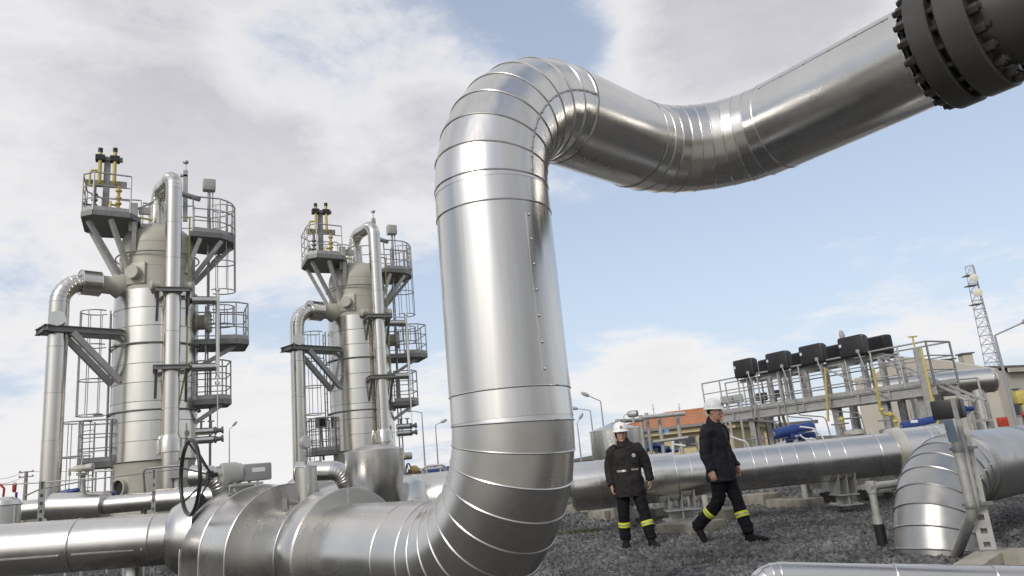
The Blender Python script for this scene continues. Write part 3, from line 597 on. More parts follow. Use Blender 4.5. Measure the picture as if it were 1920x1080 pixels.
    for k in range(14): t_ = 2*PI*k/14; _, qa_, qb_ = basis((1, -.25, 0)); fw.nut(V(1.30, -.2, q.z)+(qa_*math.cos(t_)+qb_*math.sin(t_))*.28+V(.97, -.24, 0)*.09, (1, -.25, 0), .035, .04)
    fw.build('manway_flange', m_olive, t)
    yp = MB(); pts = [TL(356, 408, -1.2), TL(352, 565, -1.2), TL(350, 688, -1.2), TL(337, 765, -1.2), TL(333, 770, -1.2), TL(333, 868, -1.2)]; yp.tube(fillet(pts[:3]+pts[4:], .08, 3), .022, 8); yp.tube([TL(356, 408, -1.2), TL(345, 408, -1.0)], .022, 8); yp.build('impulse_line', m_yellow, t)
    lv = MB(); q = TL(335, 880, -1.75); lv.box(q, (.42, .3, .42)); lv.lathe([(.12, 0), (.12, .5)], q+V(.1, 0, -.05), (1, 0, 0), 16); lv.lathe([(.08, 0), (.2, .02), (.2, .1)], q+V(-.1, 0, -.6), (0, 0, 1), 16); lv.tube([q-V(0, 0, .7), q], .1, 12); lv.build('level_transmitter', m_galv, t)
    pt = MB(); pt.box(q+V(.3, -.16, -.05), (.14, .02, .10)); pt.build('warning_label', m_yellow, t)
    return t
tower = make_tower()
t2 = P(676, 700, 26.6); tower2 = copy_tree(tower); tower2.location = (t2.x, t2.y, 0); tower2.rotation_euler.z = -ph-R(1)
tower2['label'] = 'farther separator tower just left of the big riser, behind the tapered silver drum'
# camera box on the small platform of the far tower
q = P(602, 792, 25.9); cb = thing('camera_housing', 'grey housing with dark front on a post at the far tower foot', 'camera', q)
c1 = MB(); c1.box(q, (.34, .40, .36), bev=.03); c1.tube([q-V(0, 0, .16), q-V(-.05, 0, 1.3)], .04, 8); co_ = c1.build('housing', m_grey, cb); c2 = MB(); c2.box(q+V(.10, -.201, 0), (.2, .02, .28), bev=.008); c2.build('lens_front', m_dark, co_)
# ------------------------------------------------------------------ things between the riser and the towers
dq = P(704, 900, 9.6); drum = thing('tapered_drum', 'large silver clad drum with low cone lid standing behind the main pipe beside the riser', 'drum', (dq.x, dq.y, 0))
rdm = .375; ztop_ = UP(dq, 704, 846); mb = MB(); mb.lathe([(.16, ztop_-1.05), (.30, ztop_-.72), (rdm, ztop_-.28), (rdm, ztop_)], (dq.x, dq.y, 0), (0, 0, 1), 64); do_ = mb.build('drum_cladding', m_clad, drum)
mb = MB(); mb.lathe([(rdm+.012, ztop_-.01), (rdm+.012, ztop_+.01), (.12, ztop_+.085), (.02, ztop_+.09)], (dq.x, dq.y, 0), (0, 0, 1), 64); mb.build('cone_lid', m_clad, drum)
mb = MB(); mb.lathe([(.16, 0), (.16, ztop_-1.0)], (dq.x, dq.y, 0), (0, 0, 1), 32); mb.build('drum_neck', m_clad, drum)
# parallel clad line behind the main pipe
def run(name, label, pts, r, m=m_clad, bend=.5, n=7, L_=2.2, bead=.009, seg=56, cat='pipe', group=None):
    t = thing(name, label, cat, (V(pts[0]).x, V(pts[0]).y, 0), 0, group)
    clad(split_long(fillet(pts, bend, n), L_), r, bead, seg).build('pipe_cladding', m, t); return t
rp = [P(600, 955, 10.6), P(890, 930, 10.0)]
ru = run('insulated_pipe', 'silver clad pipe running behind the tapered drum and the riser', rp, .36, L_=1.2)
mb = MB(); hp = P(768, 893, 10.1); mb.lathe([(.36, -.3), (.27, -.08), (.16, .0), (.02, .03)], hp-V(0, 0, .02), (0, 0, 1), 40); mb.build('saddle_cladding', m_clad, ru)
fp = [P(556, 885, 10.2), P(640, 883, 10.2), P(660, 925, 10.2)]
run('bent_pipe', 'short silver pipe with a ribbed bend just left of the tapered drum', fp, .135, m_dull, .2, 7, .5, .005, 32)
mb = MB(); q = P(556, 885, 10.2); mb.lathe([(.12, -.06), (.16, -.05), (.16, .05), (.12, .06)], q, (.95, .1, 0), 24)
bl = MB(); q = P(600, 925, 10.9); bl.lathe([(.50, -.4), (.52, -.3), (.52, .3), (.50, .4)], q-V(0, 0, .2), aL, 56); single(bl, 'clad_dome', m_clad, 'rounded silver clad valve cover between gauge stub and tapered drum', 'valve cover')
hwq = P(766, 884, 12.5); sv_ = thing('small_handwheel_valve', 'small valve with dark handwheel and brass face right of the tapered drum', 'valve', (hwq.x, hwq.y, 0))
mb = MB(); dw = az(-118); mb.torus(hwq, dw, .13, .014, 32, 6)
for k in range(4): t_ = k*PI/2+.4; _, qa, qb = basis(dw); mb.tube([hwq, hwq+(qa*math.cos(t_)+qb*math.sin(t_))*.13], .009, 5)
mb.build('handwheel', m_rubber, sv_); mb = MB(); mb.lathe([(.03, -.1), (.09, -.05), (.09, .02), (.05, .06)], hwq-dw*.12, -dw, 16); mb.build('bonnet', mat('brass_bonnet', (.34, .24, .09), .45, .4), sv_); mb = MB(); mb.tube([hwq-dw*.25, V(hwq.x-dw.x*.25, hwq.y-dw.y*.25, 0)], .06, 12); mb.build('valve_stem', m_grey, sv_)
q0, q1 = P(772, 893, 15), P(838, 872, 15)
mb = MB(); mb.tube(fillet([P(772, 893, 15), P(800, 874, 15), P(836, 871, 15), P(838, 890, 15)], .12, 4), .022, 8); mb.tube(fillet([P(796, 880, 15), P(826, 877, 15), P(834, 880, 15), P(836, 892, 15)], .1, 4), .022, 8)
for px in (800, 826): a = P(px, 876, 15); mb.tube([a, V(a.x, a.y, 0)], .022, 8)
single(mb, 'hand_rail', m_galv, 'short grey tube rail beyond the riser above a blue actuator', 'rail')
def actuator(c, L_, r, d, label, group=None, post=True, m=m_blue):
    t = thing('valve_actuator', label, 'actuator', (c.x, c.y, 0), 0, group); mb = MB(); d = V(d).normalized()
    mb.lathe([(r*.5, -L_/2), (r, -L_/2+.02), (r, -L_*.08), (r*1.12, -L_*.07), (r*1.12, L_*.02), (r*.85, L_*.03), (r*.85, L_/2-.03), (r*.6, L_/2)], c, d, 24); o = mb.build('cylinder', m, t)
    b = MB(); b.box(c-V(0, 0, r*1.0), (L_*.28, r*1.6, r*1.1), (d, V(-d.y, d.x, 0), V(0, 0, 1)), bev=r*.2); b.build('scotch_yoke', m, t)
    k = MB(); k.lathe([(r*.5, -.01), (r*.42, .01)], c-d*L_/2, -d, 16); k.build('end_cap', m_steel, o)
    if post: s = MB(); s.lathe([(r*.5, .0), (r*.5, c.z-r*1.4), (r*.9, c.z-r*1.35), (r*.9, c.z-r)], (c.x, c.y, 0), (0, 0, 1), 16); s.build('valve_neck', m_grey, t)
    return t
actuator(P(818, 883, 16), .75, .09, (1, .15, 0), 'blue valve actuator seen beyond the riser on its left side')
actuator(P(130, 922, 14.5), .36, .055, (1, .1, .12), 'blue valve actuator standing behind the sleeved pipe at the left')
actuator(P(206, 926, 14.5), .22, .05, (1, .1, .05), 'short blue actuator behind the sleeved pipe near the tower skirt')
# sleeved pipe line in front of the towers
lt = thing('insulated_pipe', 'silver pipe with a wide sleeve running low in front of the left tower', 'pipe', (P(150, 950, 13).x, P(150, 950, 13).y, 0))
clad([P(30, 958, 13), P(100, 952, 13)], .165, .006, 40).build('pipe_cladding', m_clad, lt)
clad([P(99, 951, 13), P(198, 947, 13)], .235, .007, 48).build('sleeve', m_clad, lt)
clad([P(198, 947, 13), P(300, 938, 13.1)], .15, .006, 40).build('pipe_cladding', m_clad, lt)
clad([P(290, 939, 13.1), P(470, 925, 13.2)], .19, .006, 40).build('sleeve', m_clad, lt)
mb = MB()
for a, b in (((99, 951), .235), ((198, 947), .235)): mb.lathe([(.16, -.01), (b, -.005), (b, .005), (.16, .01)], P(*a, 13), (P(198, 947, 13)-P(99, 951, 13)), 40)
mb.build('sleeve_end', m_clad, lt)
mb = MB(); mb.lathe([(.13, -.01), (.19, -.005), (.19, .005)], P(290, 939, 13.1), P(470, 925, 13.2)-P(290, 939, 13.1), 40); mb.build('sleeve_end', m_clad, lt)
for px in (160, 270): q = P(px, 950, 13.1); mb = MB(); mb.tube([q, V(q.x, q.y, 0)], .05, 10); mb.build('pipe_leg', m_steel, lt)
vq = P(155, 900, 13.0); vt = thing('lever_valve', 'grey valve operator on a thin stem above the wide pipe sleeve', 'valve', (vq.x, vq.y, vq.z-.35))
mb = MB(); mb.tube([P(157, 926, 13), P(156, 890, 13)], .035, 12); mb.build('stem', m_grey, vt)
mb = MB(); q = P(152, 879, 13); mb.lathe([(.05, -.05), (.16, -.04), (.17, 0), (.10, .05), (.02, .07)], q, (.05, 0, 1), 24); mb.lathe([(.04, 0), (.07, .02), (.07, .14), (.04, .16)], q+V(.06, 0, 0), (1, .1, .1), 12); mb.lathe([(.05, 0), (.09, .01), (.09, .05)], q-V(-.02, 0, .12), (0, 0, 1), 14); mb.tube([q+V(0, 0, .05), q+V(.03, 0, .22)], .012, 6); mb.tube([q-V(.05, 0, -.01), q-V(.2, 0, -.02), q-V(.2, 0, .10)], .025, 8); mb.build('operator', m_olive, vt)
rq = P(27, 914, 12.5); rv = thing('red_valve', 'small red capped valve at the far left in front of the utility pole', 'valve', (rq.x, rq.y, rq.z-.4)); mb = MB(); mb.lathe([(.02, .0), (.03, .02), (.035, .14), (.025, .16)], rq-V(0, 0, .08), (0, 0, 1), 14); mb.build('cap', m_red, rv); mb = MB(); mb.tube([rq-V(-.04, 0, .08), rq-V(-.04, 0, .45)], .02, 8); mb.lathe([(.03, -.02), (.05, 0), (.03, .02)], rq-V(-.04, 0, .2), (1, 0, 0), 10); mb.build('body', m_blue, rv)
vq = P(10, 935, 9.9); vtk = thing('upright_vessel', 'short upright silver vessel with domed lid cut by the left edge', 'vessel', (vq.x, vq.y, 0)); zt_ = UP(vq, 0, 948)
mb = MB(); mb.lathe([(.19, .2), (.19, zt_)], (vq.x, vq.y, 0), (0, 0, 1), 48); mb.torus((vq.x, vq.y, zt_), (0, 0, 1), .195, .012, 48); mb.build('shell', m_cladv, vtk); mb = MB(); mb.lathe([(.19, zt_), (.17, zt_+.06), (.09, zt_+.10), (.01, zt_+.11)], (vq.x, vq.y, 0), (0, 0, 1), 48); mb.build('domed_lid', m_clad, vtk)
mb = MB(); mb.lathe([(.05, 0), (.05, .22)], (vq.x, vq.y, 0), (0, 0, 1), 16); mb.build('leg', m_steel, vtk)
mb = MB(); mb.tube(fillet([P(0, 908, 11), P(8, 916, 11), P(6, 932, 11)], .03, 4), .016, 8); single(mb, 'red_hose', m_red, 'thin dark red pipe bend at the left edge above the domed vessel', 'pipe')
def channel_post(a, top, label, w=.10, holes=7, group=None, m=m_galv):
    t = thing('channel_post', label, 'post', (a.x, a.y, 0), 0, group); mb = MB(); c = V(a.x, a.y, 0); f = -c.normalized(); x = V(-f.y, f.x, 0)
    for s_ in (-1, 1): mb.box(c+x*w*.45*s_+V(0, 0, top/2), (w*.1, w*.6, top), (x, f, V(0, 0, 1)))
    for s_ in (-1, 1): mb.box(c+f*w*.25+x*w*.30*s_+V(0, 0, top/2), (w*.2, .006, top), (x, f, V(0, 0, 1)))
    k = 0.0
    while k < top-.1: mb.box(c+f*w*.25+V(0, 0, k+.035), (w*.4, .006, .07), (x, f, V(0, 0, 1))); k += .12
    mb.box(c-f*w*.28+V(0, 0, top/2), (w*.8, .006, top), (x, f, V(0, 0, 1)))
    mb.box(c+V(0, 0, top), (w, w*.5, .012), (x, f, V(0, 0, 1))); mb.build('channel', m, t); return t
q = P(77, 950, 11.5); channel_post(q, UP(q, 80, 903), 'slotted steel post in front of the sleeved pipe at the left', .09)
q = P(288, 930, 11.5); channel_post(q, UP(q, 290, 880), 'slotted steel post in front of the left tower skirt', .06)
mb = MB(); mb.tube(fillet([P(345, 872, 14), P(268, 879, 14), P(272, 925, 14)], .1, 4), .02, 8); mb.tube([P(45, 931, 14), P(75, 917, 14), P(180, 898, 14), P(345, 878, 14)], .014, 6); single(mb, 'cable_run', m_steel, 'dark thin cable sagging past the left tower base', 'cable')
mb = MB(); mb.tube([P(-20, 910, 12), P(76, 905, 12), P(180, 896, 12)], .012, 6); single(mb, 'guard_wire', m_galv, 'thin grey guard wire from the left edge to the lever valve', 'wire')
fr = thing('tube_frame', 'galvanised tube frame at the foot of the left tower', 'frame', (P(215, 930, 16).x, P(215, 930, 16).y, 0)); mb = MB()
for px in (178, 196, 210): a = P(px, 930, 16); mb.tube([V(a.x, a.y, 0), V(a.x, a.y, UP(a, px, 885))], .02, 8)
mb.tube([P(176, 884, 16), P(212, 882, 16)], .02, 8); mb.build('tubing', m_galv, fr)
# small dark conical reducers between gearbox and drum, seen low behind the valve
bp = thing('elbow_pipe', 'silver clad elbow pipe tucked behind the handwheel spokes', 'pipe', (P(415, 905, 10.5).x, P(415, 905, 10.5).y, 0)); clad(fillet([P(360, 892, 10.8), P(408, 892, 10.8), P(425, 945, 10.8)], .22, 6), .145, .005, 32).build('pipe_cladding', m_dull, bp)
# ------------------------------------------------------------------ right: long clad pipe behind the men
mp0, mp1 = P(1075, 913, 12.9), P(1690, 848.5, 12.75); md_ = (mp1-mp0).normalized()
mid = thing('insulated_gas_pipe', 'long silver clad pipe crossing behind the two workers on concrete blocks', 'pipe', (mp0.x, mp0.y, 0))
def mpt(px): f = (px-1075)/(1690-1075.); return P(px, 913+(848.5-913)*f, 12.9+(12.75-12.9)*f)
clad([mpt(x) for x in (1075, 1122, 1180, 1222, 1264)], .405, .008, 72).build('wide_cladding', m_clad, mid)
clad([mpt(x) for x in (1262, 1292, 1330, 1378, 1406, 1430, 1458, 1486, 1517, 1545, 1574)]+[mpt(1690)], .355, .006, 72).build('pipe_cladding', m_clad, mid)
e = MB()
e.lathe([(.35, -.012), (.405, -.008), (.405, .008), (.35, .012)], mpt(1264), md_, 72); e.lathe([(.05, -.006), (.33, -.05), (.405, 0), (.405, .01)], mpt(1075), md_, 72); e.torus(mpt(1640), md_, .362, .008, 64); e.build('collar_face', m_clad, mid)
wk = MB(); wk.lathe([(.357, 0), (.42, .02), (.42, .12), (.43, .13), (.43, .16), (.357, .18)], mpt(1672), md_, 72); wk.build('flange_cover', mat('cream_cover', (.62, .60, .52), .4, .6), mid)
clad(fillet([mpt(1688), mpt(1790), mpt(1790)+az(25)*3], .75, 7), .40, .007, 64).build('elbow_cladding', m_clad, mid)
mb = MB(); mb.tube([P(1060, 915, 13.0), P(1078, 913, 12.9)], .16, 24); mb.build('small_bore', m_dull, mid)
def plinth(px0, px1, py, depth, h, label, name='concrete_plinth'):
    a, b = G(px0, py), G(px1, py); d = (b-a); w = d.length; d.normalize(); n = V(-d.y, d.x, 0)
    mb = MB(); mb.box((a+b)/2+n*depth/2+V(0, 0, h/2-.03), (w, depth, h+.06), (d, n, V(0, 0, 1)), bev=.015); return single(mb, name, m_conc, label, 'concrete block', 'concrete blocks under the pipe')
plinth(1104, 1134, 977, .55, .2, 'small square concrete block left of the standing worker')
plinth(1136, 1228, 975, .5, .22, 'low concrete block directly behind the standing worker')
plinth(1232, 1318, 1005, .7, .18, 'wide concrete block under the flanged pipe support between the workers')
plinth(1312, 1345, 985, .9, .22, 'concrete block partly hidden behind the walking worker')
plinth(1385, 1433, 951, .6, .25, 'mossy concrete block just right of the walking worker')
plinth(1438, 1516, 957, .5, .2, 'concrete block with orange stains right of the walking worker')
plinth(1540, 1598, 945, .5, .22, 'concrete block under the rusty saddle of the long pipe')
plinth(1600, 1640, 921, .5, .2, 'concrete block farthest right under the long pipe')
plinth(1658, 1676, 938, .4, .15, 'small pale block beside the grey angle pipe')
plinth(1060, 1102, 963, .6, .2, 'flat concrete slab just right of the big riser')
def saddle(px, y0, label, w=.5):
    c = mpt(px); t = thing('pipe_support', label, 'support', (c.x, c.y, .15)); n = V(-md_.y, md_.x, 0); n.z = 0; n.normalize(); x = V(md_.x, md_.y, 0).normalized(); cc = V(c.x, c.y, 0)
    m1_ = MB(); m1_.box(cc+V(0, 0, .17), (w, .5, .02), (x, n, V(0, 0, 1))); m1_.box(cc+V(0, 0, .33), (w*.9, .44, .02), (x, n, V(0, 0, 1))); m1_.box(cc+V(0, 0, .25), (.02, .40, .16), (x, n, V(0, 0, 1))); m1_.box(cc+V(0, 0, .25), (w*.7, .02, .16), (x, n, V(0, 0, 1))); m1_.build('base_plate', m_galv, t)
    m2_ = MB(); r_ = .37
    for s_ in (-1, 0, 1): m2_.loft([[cc+x*(s_*w*.35+e_)+n*(r_*math.sin(q))+V(0, 0, c.z-r_*math.cos(q)) for q in (R(-50+10*i) for i in range(11))]+[cc+x*(s_*w*.35+e_)+n*.2+V(0, 0, .33), cc+x*(s_*w*.35+e_)-n*.2+V(0, 0, .33)] for e_ in (-.01, .01)])
    m2_.build('cradle', m_galv, t); return t
saddle(1268, 0, 'flanged steel pipe support on the wide block between the workers', .62)
saddle(1570, 0, 'steel saddle under the long pipe near its right end', .4)
# clad cylinder with cone lid behind the standing worker
dq = P(1160, 870, 14.6); dm_ = thing('cone_lid_drum', 'silver clad cylinder with shallow cone lid behind the standing worker', 'drum', (dq.x, dq.y, 0)); zt_ = UP(dq, 1160, 806)
mb = MB(); mb.lathe([(.30, zt_-1.15), (.46, zt_-.85), (.50, zt_-.5), (.50, zt_)], (dq.x, dq.y, 0), (0, 0, 1), 64); mb.beam(V(dq.x+.50*math.cos(R(-120)), dq.y+.5*math.sin(R(-120)), zt_-.6), V(dq.x+.50*math.cos(R(-120)), dq.y+.5*math.sin(R(-120)), zt_-.02), .02, .01, (.5, .86, 0)); mb.build('drum_cladding', m_cladv, dm_); mb = MB(); mb.lathe([(.51, zt_-.01), (.51, zt_+.008), (.03, zt_+.16)], (dq.x, dq.y, 0), (0, 0, 1), 64); mb.build('cone_lid', m_clad, dm_)
mb = MB(); mb.lathe([(.2, 0), (.2, zt_-1.1)], (dq.x, dq.y, 0), (0, 0, 1), 32); mb.build('drum_neck', m_clad, dm_)
# tube frame, transmitter, signs and blue actuators between the workers
fq = P(1245, 850, 17); tf = thing('tubular_stand', 'grey frame of upright and crossing tubes between the two workers', 'frame', (fq.x, fq.y, 0)); T_ = 17
for a, b in (((1204, 778), (1211, 860)), ((1215, 774), (1223, 860)), ((1237, 776), (1246, 860)), ((1271, 774), (1281, 860))):
    lo = P(*b, T_); mb = MB(); mb.tube([V(lo.x, lo.y, 0), V(lo.x, lo.y, UP(lo, *a))], .045, 12); mb.build('upright_tube', m_galv, tf)
mb = MB(); mb.tube([P(1156, 790, T_-1), P(1204, 787, T_)], .045, 12); mb.tube([P(1204, 783, T_), P(1284, 775, T_)], .05, 12); mb.tube([P(1224, 829, T_), P(1290, 820, T_)], .035, 10); mb.build('cross_tube', m_galv, tf)
tq = P(1186, 776, 16.2); tr = thing('pressure_transmitter', 'grey round transmitter on a tube above the standing worker', 'instrument', (tq.x, tq.y, tq.z-.15)); mb = MB(); mb.lathe([(.03, -.12), (.06, -.1), (.075, -.06), (.075, .08), (.07, .1)], tq, (.9, -.45, 0), 20); mb.tube([tq, tq-V(0, 0, .2)], .03, 10); mb.build('body', m_galv, tr); mb = MB(); mb.lathe([(.066, .0), (.066, .012)], tq+V(.9, -.45, 0)*.1, (.9, -.45, 0), 20); mb.build('cover', m_steel, tr); mb = MB(); mb.tube(fillet([tq-V(.1, 0, 0), tq-V(.2, 0, -.02), tq-V(.2, 0, .25)], .06, 4), .012, 6); mb.build('cable', m_galv, tr)
for px, lab in ((1239, 'left of two small pale blue signs hung in the tube frame'), (1250, 'right of two small pale blue signs hung in the tube frame')):
    mb = MB(); mb.box(P(px, 810, 17.2), (.11, .012, .11)); mb.box(P(px, 810, 17.2)-V(0, .008, .03), (.08, .006, .02), mi=1); single(mb, 'wall_sign', [m_sign, m_label], lab, 'sign')
for px, py, l_, r_, lab in ((1229, 836, .16, .07, 'blue round actuator low inside the tube frame, left one'), (1241, 842, .2, .075, 'blue actuator low inside the tube frame, middle one'), (1256, 846, .22, .05, 'blue actuator low inside the tube frame, right one'), (1211, 840, .2, .06, 'blue actuator half hidden behind the standing worker')):
    actuator(P(px, py, 17.5), l_*2, r_, (.8, -.6, 0), lab)
def gate_valve(c, s, label, m=m_olive, wheel=True):
    t = thing('gate_valve', label, 'valve', (c.x, c.y, 0)); o = V(c.x, c.y, 0); z = c.z
    mb = MB(); mb.lathe([(.10*s, 0), (.10*s, z-.5*s), (.26*s, z-.48*s), (.26*s, z-.40*s), (.15*s, z-.36*s), (.15*s, z-.2*s), (.24*s, z-.18*s), (.24*s, z-.10*s), (.07*s, z-.06*s)], o, (0, 0, 1), 20); mb.build('body', m, t)
    mb = MB()
    for k in range(6): a = k*PI/3; mb.tube([o+V(.2*s*math.cos(a), .2*s*math.sin(a), z-.5*s), o+V(.2*s*math.cos(a), .2*s*math.sin(a), z-.06*s)], .022*s, 6)
    mb.build('stud_ring', m_steel, t); mb = MB(); mb.tube([o+V(0, 0, z-.1*s), o+V(0, 0, z+.3*s)], .035*s, 8)
    if wheel: mb.torus(o+V(0, 0, z+.2*s), (0, 0, 1), .2*s, .02*s, 24, 6); mb.tube([o+V(-.2*s, 0, z+.2*s), o+V(.2*s, 0, z+.2*s)], .012*s, 6); mb.tube([o+V(0, -.2*s, z+.2*s), o+V(0, .2*s, z+.2*s)], .012*s, 6)
    mb.build('stem_wheel', m_steel, t); return t
gate_valve(P(1308, 843, 15.5), .6, 'grey green valve with stud ring beside the walking worker\'s back')
gate_valve(P(1415, 836, 16.5), .75, 'first low valve right of the walking worker below the gantry', m_steel)
gate_valve(P(1432, 832, 17.2), .6, 'second low valve right of the walking worker below the gantry')
gate_valve(P(1578, 810, 16), .85, 'valve with stud ring beneath the middle of the gantry', m_steel)
gate_valve(P(1600, 800, 17.5), 1.0, 'large grey green valve bonnet under the right half of the gantry')
gate_valve(P(1662, 800, 16.5), .7, 'dark valve beside the yellow pipe bend under the gantry', m_steel)
mb = MB(); mb.tube([P(1262, 828, 16), P(1262.5, 855, 16)], .03, 10); mb.tube([P(1262, 833, 16), P(1285, 836, 16)], .02, 8); single(mb, 'vent_stub', m_white, 'thin white vent stub in front of the tube frame', 'pipe')
# clad manifolds that show above the long pipe
def hump(px, py, t, r, w, label):
    q = P(px, py, t); mb = MB(); mb.lathe([(.25*r, -.02), (r*.6, -.06), (r, -.25), (r, -.9)], q, (0, 0, 1), 40); return single(mb, 'clad_dome', m_clad, label, 'valve cover')
hump(1490, 822, 15.2, .62, 0, 'low silver clad dome under the blue actuator right of the walking worker')
hump(1545, 826, 15.0, .55, 0, 'low silver clad dome below the middle of the gantry')
hump(1612, 816, 14.6, .48, 0, 'low silver clad dome left of the flange cover')
hump(1195, 853, 14.8, .45, 0, 'low silver clad dome half behind the standing worker\'s shoulder')
t_ = actuator(P(1488, 806, 14.6), .86, .105, (1, .2, .12), 'large blue actuator on the clad dome right of the walking worker')
actuator(P(1500, 818, 14.9), .6, .08, (.9, -.4, 0), 'smaller blue cylinder under the large blue actuator')
actuator(P(1722, 793, 14.2), .72, .085, (1, .1, .12), 'long blue actuator right of the yellow pipe bend')
mb = MB(); mb.box(P(1714, 790, 13.95), (.13, .01, .05)); single(mb, 'type_plate', m_label, 'small white plate on the long blue actuator', 'plate')
for pts, lab in (([(1500, 800), (1525, 803), (1543, 820), (1546, 832)], 'white cable looping from the blue actuator to the long pipe'), ([(1370, 818), (1385, 824), (1402, 828), (1404, 840)], 'white cable behind the walking worker\'s chest'), ([(1500, 815), (1508, 825), (1525, 820), (1538, 834)], 'pale cable sagging under the blue actuator')):
    mb = MB(); mb.tube(fillet([P(x, y, 14.2) for x, y in pts], .15, 5), .016, 6); single(mb, 'loop_cable', m_white, lab, 'cable')
# ------------------------------------------------------------------ gantry with black housings
ga, gb_ = P(1367, 793, 24.5), P(1730, 743.5, 19.2); zdk = (ga.z+gb_.z)/2+.30; gu = V(gb_.x-ga.x, gb_.y-ga.y, 0); GL = gu.length; gu.normalize(); gn = V(-gu.y, gu.x, 0)
if gn.x > 0: gn = -gn                                       # gn points to the near left side
def GP(u, n, z): return V(ga.x, ga.y, 0)+gu*u+gn*n+V(0, 0, z)
def gpx(px, n=0.):                                          # how far along the gantry a picture column falls
    d = ray(px, 700); o = V(ga.x, ga.y, 0)+gn*n; den = gu.x*d.y-gu.y*d.x; return (o.y*d.x-o.x*d.y)/den
gt_ = thing('gantry', 'long galvanised walkway gantry with handrails carrying the black housings', 'gantry', GP(0, 0, 0)); DW = 1.1
mb = MB()
for n_ in (0, -DW): mb.ibeam(GP(-.2, n_, zdk-.14), GP(GL+.4, n_, zdk-.14), .12, .26, .02)
k = 0.0
while k < GL+.4: mb.ibeam(GP(k, 0, zdk-.12), GP(k, -DW, zdk-.12), .08, .14, .015); k += 1.1
mb.build('deck_frame', m_galv, gt_)
mb = MB(); k = -.2
while k < GL+.4: mb.beam(GP(k, 0, zdk+.005), GP(k, -DW, zdk+.005), .02, .03); k += .09
mb.build('grating', m_galv, gt_)
for n_ in (.03, -DW-.03):
    mb = MB(); rail(mb, [GP(-.9, n_, zdk), GP(GL+.4, n_, zdk)], 1.1, 3, .026); mb.build('handrail', m_galv, gt_)
mb = MB(); rail(mb, [GP(GL+.4, .03, zdk), GP(GL+.4, -DW-.03, zdk)], 1.1, 3, .026, toe=False); mb.build('handrail', m_galv, gt_)
mb = MB(); n_ = .01
k = .3
while k < GL: mb.box(GP(k, .075, zdk-.14), (.05, .03, .24), (gu, gn, V(0, 0, 1))); k += .9
mb.build('stiffener', m_galv, gt_)
for px in (1390, 1548, 1640, 1712):
    u = gpx(px); mb = MB(); mb.ibeam(GP(u, -.2, 0), GP(u, -.2, zdk-.27), .2, .2, .02, gn); mb.build('column', m_galv, gt_)
    mb = MB(); mb.ibeam(GP(u, -DW+.1, 0), GP(u, -DW+.1, zdk-.27), .16, .16, .02, gn); mb.build('column', m_galv, gt_)
zb_ = zdk+1.06
mb = MB()
for n_ in (-.15, -.85): mb.ibeam(GP(.6, n_, zb_-.1), GP(GL-.9, n_, zb_-.1), .10, .12, .015)
for px in (1402, 1442, 1470, 1512, 1545, 1585, 1620, 1655):
    u = gpx(px, -.15); mb.beam(GP(u, -.15, zdk), GP(u, -.15, zb_-.15), .09, .09, gu); mb.beam(GP(u+.2, -.85, zdk), GP(u+.2, -.85, zb_-.15), .09, .09, gu); mb.beam(GP(u, -.15, zb_-.08), GP(u, -.85, zb_-.08), .07, .07)
mb.build('housing_rack', m_galv, gt_)
mb = MB(); u = gpx(1640); mb.beam(GP(u-.2, -.3, zdk+1.0), GP(u+2.3, -.25, zdk-.55), .08, .05); mb.beam(GP(u-.2, -.75, zdk+1.0), GP(u+2.3, -.75, zdk-.55), .08, .05); mb.build('sloping_strut', m_galv, gt_)
u = gpx(1560); mb = MB(); mb.beam(GP(u-.3, .05, zdk+.95), GP(u+1.6, .05, zdk-.2), .05, .04); mb.build('sloping_strut', m_galv, gt_)
for px in (1398, 1408, 1460, 1482, 1543):
    u = gpx(px, .1); mb = MB(); mb.tube(fillet([GP(u, .1, zb_), GP(u, .1, zdk-.35), GP(u+.9, .1, zdk-.5), GP(u+1.0, .1, .9)], .15, 4), .018, 6); mb.build('cable_conduit', m_steel, gt_)
def housing(u, n_, label, back=False):
    c = GP(u, n_, zb_+.27); t = thing('black_housing', label, 'housing', GP(u, n_, zb_-.02), 0, 'black housings on the gantry'); x, y, z = gu, gn, V(0, 0, 1)
    mb = MB(); sg = 1 if not back else -1; prof = []
    def rr(w, h, q, yy):
        o = []
        for sx, sz, t0 in ((1, 1, 0), (-1, 1, PI/2), (-1, -1, PI), (1, -1, 1.5*PI)):
            for k in range(5): tt = t0+k*PI/8; o.append(c+x*(sx*(w/2-q)+q*math.cos(tt))+z*(sz*(h/2-q)+q*math.sin(tt))+y*yy*sg)
        return o
    mb.loft([rr(.70, .52, .06, .18), rr(.78, .58, .07, .15), rr(.78, .58, .07, -.02), rr(.75, .56, .07, -.05), rr(.75, .56, .07, -.07), rr(.70, .53, .07, -.15), rr(.64, .47, .06, -.18)]); b = mb.build('case', m_black, t)
    if not back:
        l1 = MB(); l1.box(c-x*.31+z*.06+y*.192, (.07, .008, .08), (x, y, z)); l1.build('label', m_label, b)
        l2 = MB(); l2.box(c+x*.2-z*.17+y*.205, (.10, .03, .09), (x, y, z)); l2.beam(c+x*.2-z*.17+y*.21, c+x*.32-z*.7+y*.21, .03, .02); l2.build('latch_bracket', m_galv, b)
        l3 = MB(); l3.box(c+z*.26+y*.1, (.10, .04, .02), (x, y, z)); l3.build('lifting_lug', m_galv, b)
    else:
        l1 = MB(); l1.box(c+x*.06-z*.04-y*.205, (.26, .02, .22), (x, y, z)); l1.build('lens', m_glass, b); l2 = MB(); l2.box(c+x*.1-z*.18-y*.206, (.2, .006, .03), (x, y, z)); l2.build('label', m_label, b)
    l4 = MB(); l4.box(c-z*.275, (.4, .2, .06), (x, y, z)); l4.build('mounting_foot', m_galv, t)
